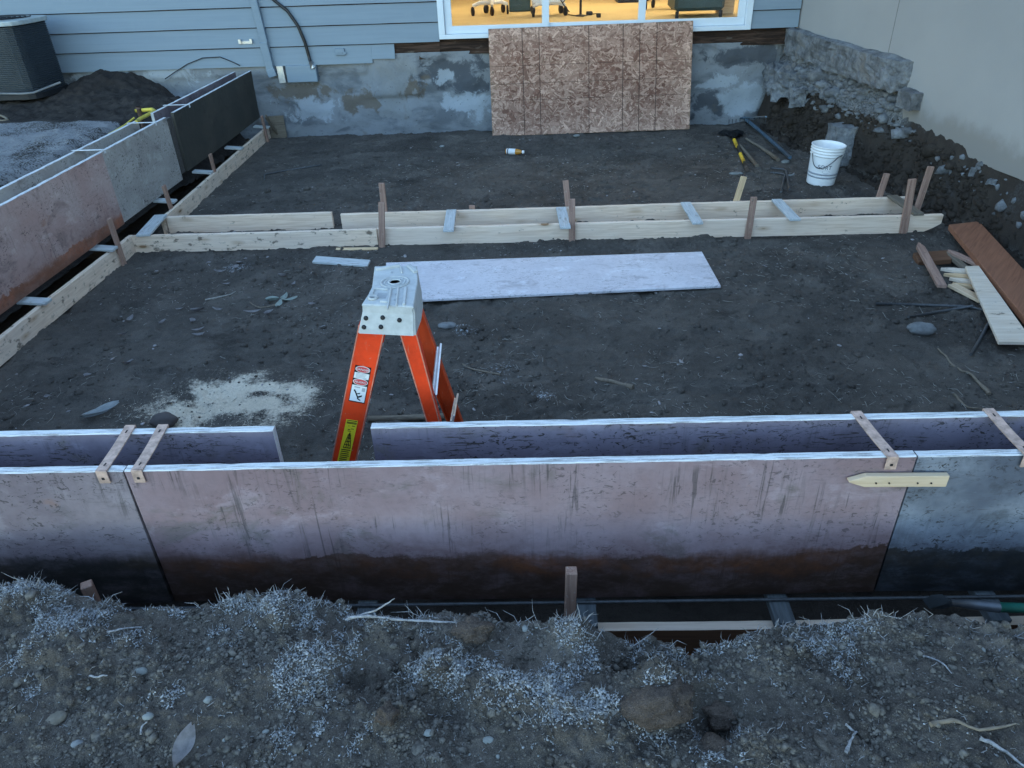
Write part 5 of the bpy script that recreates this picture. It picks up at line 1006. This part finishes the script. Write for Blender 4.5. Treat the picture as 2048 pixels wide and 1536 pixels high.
# ================================================================== LOOSE LUMBER
def flat_board(name, corners, t, mat, label, cat='board', z=0.0, group=None, edge=None, bev=.003):
    """board lying flat; corners on the picture: far-left, far-right, near-right, near-left of its top face"""
    q = [G(x, y, z+t) for x, y in corners]; p0 = (q[0]+q[3])/2; p1 = (q[1]+q[2])/2
    bm = bmesh.new(); mt = frame(p0, p1, (0, 0, 1)); inv = mt.inverted(); l = [inv @ v for v in q]
    a = [bm.verts.new((v.x, v.y, v.z)) for v in l]; b = [bm.verts.new((v.x, v.y+t, v.z)) for v in l]
    bm.faces.new(a); bm.faces.new(b[::-1])
    for k in range(4): bm.faces.new((a[k], b[k], b[(k+1) % 4], a[(k+1) % 4]))
    bmesh.ops.recalc_face_normals(bm, faces=list(bm.faces)); bmesh.ops.bevel(bm, geom=list(bm.edges), offset=bev, segments=1, affect='EDGES')
    o = build(name, bm, mat); o.matrix_world = mt; return tag(o, label, cat, group)
P_flat = m_panel('frosted_lilac_film', (.56, .54, .58), (.64, .62, .66), wet_and_shade_amt=0, streak=0, rust=.3, scratch=.4, specks=.5, stain=(.33, .31, .34))
flat_board('plywood_sheet', [(772, 525), (1404, 503), (1442, 571), (775, 602)], .020, P_flat, 'long frosted lilac grey plywood sheet lying flat behind the ladder', 'plywood sheet', .015)
flat_board('short_board', [(632, 511.5), (741, 519.5), (735, 531), (624, 523)], .018, MAT['frost_wood'], 'short frosted grey board lying alone on the dirt left of the plywood sheet', 'board', .012)
flat_board('plank', [(1898, 449), (1958, 442), (2084, 578), (2100, 697)], .042, MAT['redplank'], 'wide red brown plank lying against the dirt bank', 'plank', .06)
flat_board('plank', [(1931, 532), (1958, 531), (2068, 684), (1998, 683)], .022, MAT['whiteplank'], 'whitish plank lying on top of the stakes beside the red brown plank', 'plank', .07)
flat_board('timber_block', [(1827, 505), (1895, 500), (1905, 518), (1838, 523)], .04, MAT['block'], 'rusty dark timber block under a lying stake', 'block', .0)
def ls(tip, end, w, mat, label, z, point=.09, grp='loose stakes by the planks'):
    a = G(*end, z); b = G(*tip, z); beam('loose_stake', a, b, w, .022, (0, 0, 1), mat, label, 'stake', grp, point=point)
ls((1836, 486), (1884, 573), .058, MAT['stake'], 'single reddish stake lying across the rusty timber block', .065)
ls((1893, 500), (1962, 532), .05, MAT['stake'], 'reddish loose stake nearest the red brown plank, upper of two', .05)
ls((1891, 504), (1935, 540), .05, MAT['oldwood'], 'darker loose stake just below the upper reddish one', .03)
ls((1877, 538), (1958, 545), .05, MAT['whiteplank'], 'pale pointed stake on top of the bundle by the whitish plank', .055)
ls((1883, 549), (1960, 556), .05, MAT['stake_pale'], 'second pale stake in the bundle by the whitish plank', .04)
ls((1894, 557), (1965, 568), .05, MAT['whiteplank'], 'third pale stake in the bundle, tucked under the whitish plank', .03)
ls((1900, 567), (1972, 578), .045, MAT['stake_pale'], 'lowest pale stake of the bundle above the yellow one', .02)
ls((1903, 570), (1966, 602), .065, MAT['stake_yellow'], 'yellowish square ended stake lying nearest the camera in the bundle', .025, 0)

# ================================================================== STONES, ROOTS, LEAVES
def stone(p, r, mat, label, cat='stone', flat=(1.3, .9, .6), seed=0, name='stone', rz=0, grp=None):
    rs_ = np.random.RandomState(seed); bm = bmesh.new(); bmesh.ops.create_icosphere(bm, subdivisions=4, radius=1); P = np.array([v.co[:] for v in bm.verts])
    rg = 2.2 if name == 'earth_clod' else 1; k = 1+(.12 if rg == 1 else .22*rg)*fbm(P[:, 0]*1.3+seed, P[:, 1]*1.3+P[:, 2]*1.1, 3, seed+5)+(.015 if rg == 1 else .05*rg)*fbm(P[:, 0]*6+seed, P[:, 1]*6+P[:, 2]*4, 3, seed+9)
    for v, s in zip(bm.verts, k): v.co = Vector((v.co.x*flat[0], v.co.y*flat[1], v.co.z*flat[2]))*(r*float(s))
    o = build(name, bm, mat, smooth=True); o.location = p; o.rotation_euler = (0, 0, rz); return tag(o, label, cat, grp)
def gp(px, py, dz=0): p = G(px, py, 0.01); return Vector((p.x, p.y, hz(p.x, p.y)+dz))
stone(gp(1841, 666, .03), .062, MAT['stone'], 'smooth oval grey stone on the dirt left of the whitish plank', seed=1, flat=(1.35, .8, .65), rz=-.2)
stone(gp(330, 849, .03), .055, m_plain('dark_red_stone', (.085, .07, .068), .8), 'dark stone lying on the sawdust behind the left inner form', seed=2, flat=(1.3, .9, .75))
stone(gp(1472, 346, .01), .04, MAT['pale_stone'], 'pale flat stone beside the end of the yellow banded shovel', seed=3, flat=(1.7, .8, .4))
stone(gp(1571, 324, .01), .035, MAT['pale_stone'], 'pale stone at the tip of the long blue tube', seed=4)
stone(gp(1583, 350, .01), .035, MAT['pale_stone'], 'pale stone between the bent rods and the bucket', seed=5, flat=(1.5, .8, .4))
stone(gp(1153, 273, .02), .03, MAT['pale_stone'], 'single pebble on the dirt in front of the leaning strand board', seed=6)
stone(gp(884, 292, .01), .025, MAT['pale_stone'], 'small pale pebble on the dirt left of the drink bottle', seed=7)
stone(gp(895, 650, .01), .045, MAT['stone'], 'flat dark stone on the dirt right of the ladder cap', seed=8, flat=(1.4, .8, .45))
def fstone(px, py, r, mat, label, seed, flat=(1.3, .9, .6), dz=0, name='stone', cat='stone', rz=0): p = FG(px, py); p.z += dz; return stone(p, r, mat, label, cat, flat, seed, name, rz)
fstone(281, 1343, .014, MAT['pale_stone'], 'greenish pale stone on the near bank below the tilted square stake', 11)
fstone(112, 1438, .020, m_plain('brown_stone', (.17, .15, .125), .85, 0, .2, .5), 'brownish half buried stone at the lower left of the near bank', 12, rz=.6)
fstone(296, 1433, .011, MAT['pale_stone'], 'small pale pebble above the big frosted leaf on the near bank', 13)
fstone(155, 1488, .012, MAT['stone'], 'small grey stone at the bottom left of the near bank', 14)
fstone(976, 1480, .011, MAT['pale_stone'], 'pale stone low at the centre of the near bank', 15)
fstone(857, 1466, .011, MAT['pale_stone'], 'bluish pale pebble left of centre low on the near bank', 16)
fstone(1318, 1385, .078, MAT['clod'], 'large brown clod of earth on the near bank', 17, (1.1, .9, .55), -.022, 'earth_clod', 'clod', .5)
fstone(945, 1258, .045, MAT['clod'], 'lumpy earth clod on the rim of the bank left of the tall trench stake', 18, (1.2, .8, .6), -.005, 'earth_clod', 'clod')
fstone(1445, 1420, .040, MAT['clod'], 'dark earth clod right of the large brown clod', 19, (1.2, .9, .6), -.01, 'earth_clod', 'clod')
fstone(775, 1430, .035, MAT['clod'], 'upright earth clod left of the frosted ridge on the bank', 20, (.8, .8, .9), -.005, 'earth_clod', 'clod')
fstone(1290, 1420, .045, MAT['clod'], 'brown clod joined to the near side of the large clod', 21, (1.1, .9, .6), -.012, 'earth_clod', 'clod')
fstone(1430, 1500, .045, MAT['clod'], 'dark earth clod at the bottom right of centre on the bank', 22, (1.1, .9, .6), -.015, 'earth_clod', 'clod')
def rootpx(pts, r, label, mat, name='root', cat='root', fg=False, lift=.006, grp=None, Yp=None):
    q = [W(p[0], p[1], Yp) for p in pts] if Yp else []
    if Yp: pts = []
    for p in pts:
        if fg: v = FG(p[0], p[1]); v.z += (p[2] if len(p) > 2 else lift)
        else: v = gp(p[0], p[1], p[2] if len(p) > 2 else lift)
        q.append(v)
    # resample smoothly
    out = []
    for i in range(len(q)-1):
        for t in (0, .33, .66): 
            a, b, c, d = q[max(i-1, 0)], q[i], q[i+1], q[min(i+2, len(q)-1)]
            out.append(.5*((2*b)+(c-a)*t+(2*a-5*b+4*c-d)*t*t+(3*b-a-3*c+d)*t**3) + Vector((random.uniform(-1, 1), random.uniform(-1, 1), 0))*r*.3)
    out.append(q[-1]); n = len(out); bm = bmesh.new(); tube(bm, out, [r*(1-.6*i/n)*random.uniform(.75, 1.2) for i in range(n)], 7, 0, .2); return tag(build(name, bm, mat), label, cat, grp)
rootpx([(1980, 788), (1958, 768), (1938, 748), (1922, 745), (1905, 728), (1890, 710), (1876, 696)], .010, 'long crooked root on the dirt below the dark slanting rod', MAT['root'])
rootpx([(1910, 785), (1926, 802), (1940, 810), (1960, 812), (1986, 817)], .007, 'thin crooked root close behind the right inner form', MAT['root'])
rootpx([(555, 604), (520, 612), (500, 606)], .007, 'dark root curling below the star shaped leaf', MAT['root'])
rootpx([(410, 597), (440, 590), (460, 585), (470, 578)], .006, 'pale forked straw on the dirt left of the star shaped leaf', MAT['straw'], 'straw_stalk', 'stalk')
rootpx([(1000, 750), (970, 745), (940, 735), (925, 722)], .008, 'dark curved root right of the ladder rails', MAT['root'])
rootpx([(1265, 775), (1230, 763), (1190, 755)], .016, 'dark sunken stick in the dirt right of the white powder patch', MAT['root'], 'stick', 'stick')
rootpx([(695, 1236), (735, 1232), (770, 1236), (820, 1241), (880, 1243), (940, 1247), (985, 1250)], .0042, 'long frosted root lying along the rim of the near bank', MAT['frostroot'], Yp=1.40)
rootpx([(690, 1240), (722, 1230), (750, 1221), (772, 1209), (789, 1197)], .0036, 'frosted root pointing up and right over the near trench', MAT['frostroot'], Yp=1.41)
rootpx([(215, 1267), (240, 1262), (265, 1258), (285, 1257)], .0032, 'pale bent root below the tilted square stake on the bank', MAT['frostroot'], fg=True)
rootpx([(1692, 1508), (1700, 1488), (1706, 1475), (1712, 1466)], .0045, 'frosted forked twig at the bottom right of the bank', MAT['frostroot'], 'twig', 'twig', True)
rootpx([(1692, 1452), (1702, 1462), (1710, 1467), (1722, 1468)], .0035, 'upper fork of the frosted twig at the bottom right of the bank', MAT['frostroot'], 'twig', 'twig', True)
rootpx([(1960, 1480), (1985, 1492), (2010, 1506), (2040, 1530), (2060, 1545)], .0055, 'thick frosted root running into the lower right corner', MAT['frostroot'], fg=True)
rootpx([(1860, 1452), (1905, 1443), (1955, 1462), (2030, 1450)], .006, 'dark root in shade above the frosted corner root', MAT['root'], fg=True)
rootpx([(1845, 1315), (1870, 1322), (1890, 1335), (1902, 1350)], .003, 'thin pale curved root right of centre on the bank', MAT['frostroot'], fg=True)
rootpx([(180, 1354), (195, 1357), (205, 1354), (216, 1354)], .0035, 'short white root fragment on the left of the bank', MAT['frostroot'], fg=True)
rootpx([(283, 1472), (286, 1455), (296, 1447)], .003, 'hooked white root above the big frosted leaf', MAT['frostroot'], fg=True)
rootpx([(457, 1212), (459, 1190), (455, 1174)], .002, 'thin upright twig on the rim between the left stake and the root', MAT['frostroot'], 'twig', 'twig', Yp=1.50)
rootpx([(70, 1188), (73, 1170), (78, 1156)], .0028, 'upright frosted twig at the left end of the rim', MAT['frostroot'], 'twig', 'twig', Yp=1.52)
rootpx([(1168, 1275), (1182, 1262), (1194, 1246)], .0025, 'thin frosted twig leaning right beside the tall trench stake', MAT['frostroot'], 'twig', 'twig', Yp=1.355)

def leaf(p, L, w, rz, tilt, curl, label, grp=None, mat=None, name='dry_leaf'):
    bm = bmesh.new(); n = 8; rows = []; tws = random.uniform(-1.6, 1.6); asy = random.uniform(-.8, .8); fold = random.uniform(.2, 1.3)
    for i in range(n+1):
        t = i/n; x = (t-.5)*L; hw = w*.5*math.sin(math.pi*min(1, t*.92+.04))**.8; z = curl*L*(t-.5)**2*2
        tw = (t-.5)*tws; rows.append([bm.verts.new((x+s*s*.1*L*asy, s*hw*math.cos(tw)*(1+asy*s*.5)+asy*.25*L*(t-.5)**2, z+abs(s)*hw*fold+s*hw*math.sin(tw))) for s in (-1, -.5, 0, .5, 1)])
    for a, b in zip(rows[:-1], rows[1:]):
        for k in range(4): bm.faces.new((a[k], a[k+1], b[k+1], b[k])).smooth = True
    bmesh.ops.solidify(bm, geom=list(bm.faces), thickness=.0008); o = build(name, bm, mat or MAT['leaf']); o.location = p; o.rotation_euler = (tilt, random.uniform(-.15, .15), rz); return tag(o, label, 'leaf', grp)
GL = 'dry leaves on the pit floor'; LL = 'pale curled dry leaf on the dark dirt left of the ladder'
for (px, py, L, w_, rz) in [(396, 622, .13, .05, .3), (438, 620, .13, .035, -.4), (260, 637, .10, .05, 1.4), (325, 647, .09, .035, 1.2), (386, 645, .09, .055, -.7), (398, 664, .11, .045, .5), (399, 673, .12, .04, .05), (246, 668, .09, .04, .1), (257, 724, .09, .045, .7), (450, 568, .09, .03, .3), (565, 554, .10, .055, .2), (505, 627, .16, .035, .15), (538, 628, .10, .05, .8), (440, 543, .13, .035, .3), (478, 525, .07, .05, .2), (625, 610, .07, .05, .0), (586, 570, .08, .06, 1.0), (360, 617, .08, .03, .6), (470, 535, .09, .06, .6), (490, 519, .06, .03, .5), (417, 525, .06, .03, .5), (645, 655, .06, .03, .4), (175, 750, .06, .03, .4), (95, 790, .05, .03, .3)]:
    leaf(gp(px, py, .012), L*.72, w_*.62, rz, random.uniform(-.3, .5), random.uniform(.1, .5), LL, GL)
sl = empty('star_leaf', gp(562, 600, .02)); tag(sl, 'pale green star shaped sprig on the dirt left of the ladder', 'leaf')
for a in (.15, 1.5, 3.0, 4.7): 
    o = leaf(Vector((.06*math.cos(a), .06*math.sin(a), 0)), .11, .045, a, 0, .25, None, None, m_plain('pale_green_leaf', (.46, .52, .48), .8), 'leaf'); o.parent = sl
    if 'category' in o: del o['category']
leaf(FG(378, 1515)+Vector((0, 0, .03)), .10, .045, 1.5, .2, .35, 'big frosted leaf standing up at the bottom edge left of centre')
leaf(gp(205, 832, .02), .20, .055, .55, .1, .25, 'long blue grey scrap of bark on the dirt behind the left inner form', mat=MAT['frost_wood'], name='bark_scrap')
leaf(gp(188, 828, .02), .11, .025, .9, .1, .25, 'narrow blue grey sliver beside the long scrap of bark', mat=MAT['frost_wood'], name='bark_scrap')

# ---- loose stuff nobody could count
rs = np.random.RandomState(21)
def pit_pts(n, x0, x1, y0, y1, dens=None):
    x = rs.uniform(x0, x1, n); y = rs.uniform(y0, y1, n)
    if dens is not None: k = rs.rand(n) < dens(x, y); x, y = x[k], y[k]
    return x, y, h_pit(x[None], y[None])[0]
x, y, z = pit_pts(40000, -3.2, 3.5, 2.2, 9.7, lambda x, y: np.clip(.35+fbm(x*.8, y*.8, 3, 5)*1.4, .05, 1)*np.clip(3.2/y, .2, 1)); scatter('soil_crumbs', np.stack([x, y, z+.001], -1), rs.gamma(1.7, .0036, len(x))+.002, MAT['soil_pit'], .3, 1, 2, (1.1, 1, .7))
x, y, z = pit_pts(16000, -3.2, 3.4, 2.2, 8.5, lambda x, y: np.clip(.40+fbm(x*1.1, y*1.1, 3, 35)*1.8+.4*np.exp(-((x-.4)/.9)**2-((y-3.5)/.8)**2), .03, 1)*np.clip(3.5/y, .2, 1)); a = rs.rand(len(x))*6.283
sticks('straw_litter', np.stack([x, y, z+.004], -1), np.stack([np.cos(a), np.sin(a), rs.normal(0, .15, len(x))], -1), rs.gamma(2, .013, len(x))+.006, rs.uniform(.0008, .0022, len(x)), MAT['straw'], seed=3)
x, y, z = pit_pts(30000, -3.2, 3.5, 2.2, 8.5, lambda x, y: np.clip(.30+fbm(x*1.5, y*1.5, 3, 25)*1.6, .02, 1)*np.clip(3.2/y, .15, 1)); scatter('pit_grit', np.stack([x, y, z+.001], -1), rs.gamma(1.6, .0016, len(x))+.0014, MAT['pebble'], .35, 0, 22, (1.2, 1, .6))
x, y, z = pit_pts(1500, -3.1, 3.3, 2.3, 9.3, lambda x, y: np.clip(.4+fbm(x*1.3, y*1.3, 2, 15), .1, 1)); scatter('pale_chips', np.stack([x, y, z+.002], -1), rs.gamma(1.6, .0024, len(x))+.002, MAT['leaf'], .3, 0, 4, (1.6, .8, .35))
sp = G(450, 812, 0); n = 5000; x = sp.x+rs.normal(0, .26, n); y = sp.y+rs.normal(0, .10, n); z = h_pit(x[None], y[None])[0]; k = rs.rand(n) < np.clip(a_saw(x, y, z)*1.2+.03, 0, 1); scatter('sawdust_chips', np.stack([x, y, z+.002], -1)[k], rs.uniform(.0010, .0028, n)[k], m_plain('sawdust_chip', (.74, .65, .53), .9), .3, 0, 5, (1.6, .8, .5))

# near bank: hoar frost granules, needles, soil crumbs, root bits
pit_ = .0054; gx = np.arange(-1.75, 1.6, pit_); gy = np.arange(.78, 1.60, pit_); X, Y = np.meshgrid(gx, gy); X = X+rs.uniform(-.55, .55, X.shape)*pit_; Y = Y+rs.uniform(-.55, .55, X.shape)*pit_
den = 0*X; WX = X+fbm(X*9, Y*9, 3, 87)*.085; WY = Y+fbm(X*9, Y*9, 3, 88)*.07
for px, py, rx, ry, k in FP: den = np.maximum(den, k*ellpx(WX, WY, px, py, rx*1.05, ry*1.1, .55))
clump = fbm(X*22, Y*22, 3, 71); kk = rs.rand(*X.shape) < np.clip((den-.20)*2.3+clump*1.7, 0, .96)*(den > .14) + np.clip(-.01+.08*fbm(X*5, Y*5, 3, 73), .002, .06)
X, Y, den, clump = X[kk], Y[kk], den[kk], clump[kk]; Z = hf(X[None], Y[None])[0]
P = [np.stack([X, Y, Z+.0014+np.maximum(clump, 0)*.007], -1)]; SCL = [(.0010+.0024*rs.rand(len(X))**1.7)*(.75+.5*np.clip(den, 0, 1))]
P = np.concatenate(P); SCL = np.concatenate(SCL); k = P[:, 2] > .2
scatter('hoar_frost', P[k], SCL[k], MAT['frost'], .35, 1, 7)
# needles along the rim and through the patches
sel = rs.choice(len(P), min(len(P)-1, 8500), replace=False); Q = P[sel]; D = np.stack([rs.normal(0, .7, len(Q)), rs.normal(.15, .6, len(Q)), np.abs(rs.normal(.45, .4, len(Q)))], -1); sticks('frost_needles', Q, D, rs.gamma(2.0, .0038, len(Q))+.003, rs.uniform(.00035, .0009, len(Q)), MAT['frost'], seed=8)
n = 700; x = rs.uniform(-1.75, 1.6, n); y = np.interp(x, CX, CYv)-rs.gamma(1.3, .012, n); z = hf(x[None], y[None])[0]; k = rs.rand(n) < np.clip(.35+fbm(x*5, y*0+1, 2, 13)*2.2, .05, 1); x, y, z = x[k], y[k], z[k]
D = np.stack([rs.normal(0, .8, len(x)), rs.normal(.3, .5, len(x)), np.abs(rs.normal(.5, .5, len(x)))], -1); sticks('rim_rootlets', np.stack([x, y, z], -1), D, rs.gamma(2.4, .010, len(x))+.008, rs.uniform(.0006, .0018, len(x)), MAT['frostroot'], seed=9, bend=.4)
n = 70000; x = rs.uniform(-1.9, 1.8, n); y = rs.uniform(.75, 1.56, n); kk = (y < np.interp(x, CX, CYv)+.02) & (rs.rand(n) < np.clip(.4+fbm(x*5, y*5, 3, 15)*1.5, .05, 1)); x, y = x[kk], y[kk]; z = hf(x[None], y[None])[0]; scatter('bank_crumbs', np.stack([x, y, z+.0006], -1), rs.gamma(1.8, .0013, len(x))+.0009, MAT['pebble'], .35, 0, 10, (1.1, 1, .75))
n = 6000; x = rs.uniform(-1.8, 1.7, n); y = rs.uniform(.78, 1.45, n); kk = (y < np.interp(x, CX, CYv)-.01) & (rs.rand(n) < np.clip(.3+.35*(x > .5)+fbm(x*4, y*4, 2, 16), .05, 1)); x, y = x[kk], y[kk]; z = hf(x[None], y[None])[0]; a = rs.normal(.5, 1.0, len(x)); sticks('root_bits', np.stack([x, y, z+.001], -1), np.stack([np.cos(a), np.sin(a), rs.normal(0, .2, len(x))], -1), rs.gamma(1.6, .0050, len(x))+.002, rs.uniform(.0004, .0013, len(x)), MAT['frostroot'], seed=12, bend=.35)
n = 6500; x = rs.uniform(-1.9, 1.8, n); y = rs.uniform(.75, 1.56, n); kk = (y < np.interp(x, CX, CYv)+.03) & (rs.rand(n) < np.clip(.3+fbm(x*3.5, y*3.5, 3, 81)*2, .02, 1)); x, y = x[kk], y[kk]; z = hf(x[None], y[None])[0]; scatter('bank_clods', np.stack([x, y, z+.001], -1), rs.gamma(1.5, .0021, len(x))+.0014, MAT['soil_front'], .48, 1, 14, (1.3, 1, .55))
n = 260; x = rs.uniform(-1.8, 1.7, n); y = rs.uniform(.78, 1.45, n); z = hf(x[None], y[None])[0]; kk = z > .3; scatter('bank_pebbles', np.stack([x, y, z+.001], -1)[kk], rs.gamma(1.5, .0013, n)[kk]+.0012, MAT['pale_stone'], .2, 1, 13, (1.2, 1, .7), smooth=True)
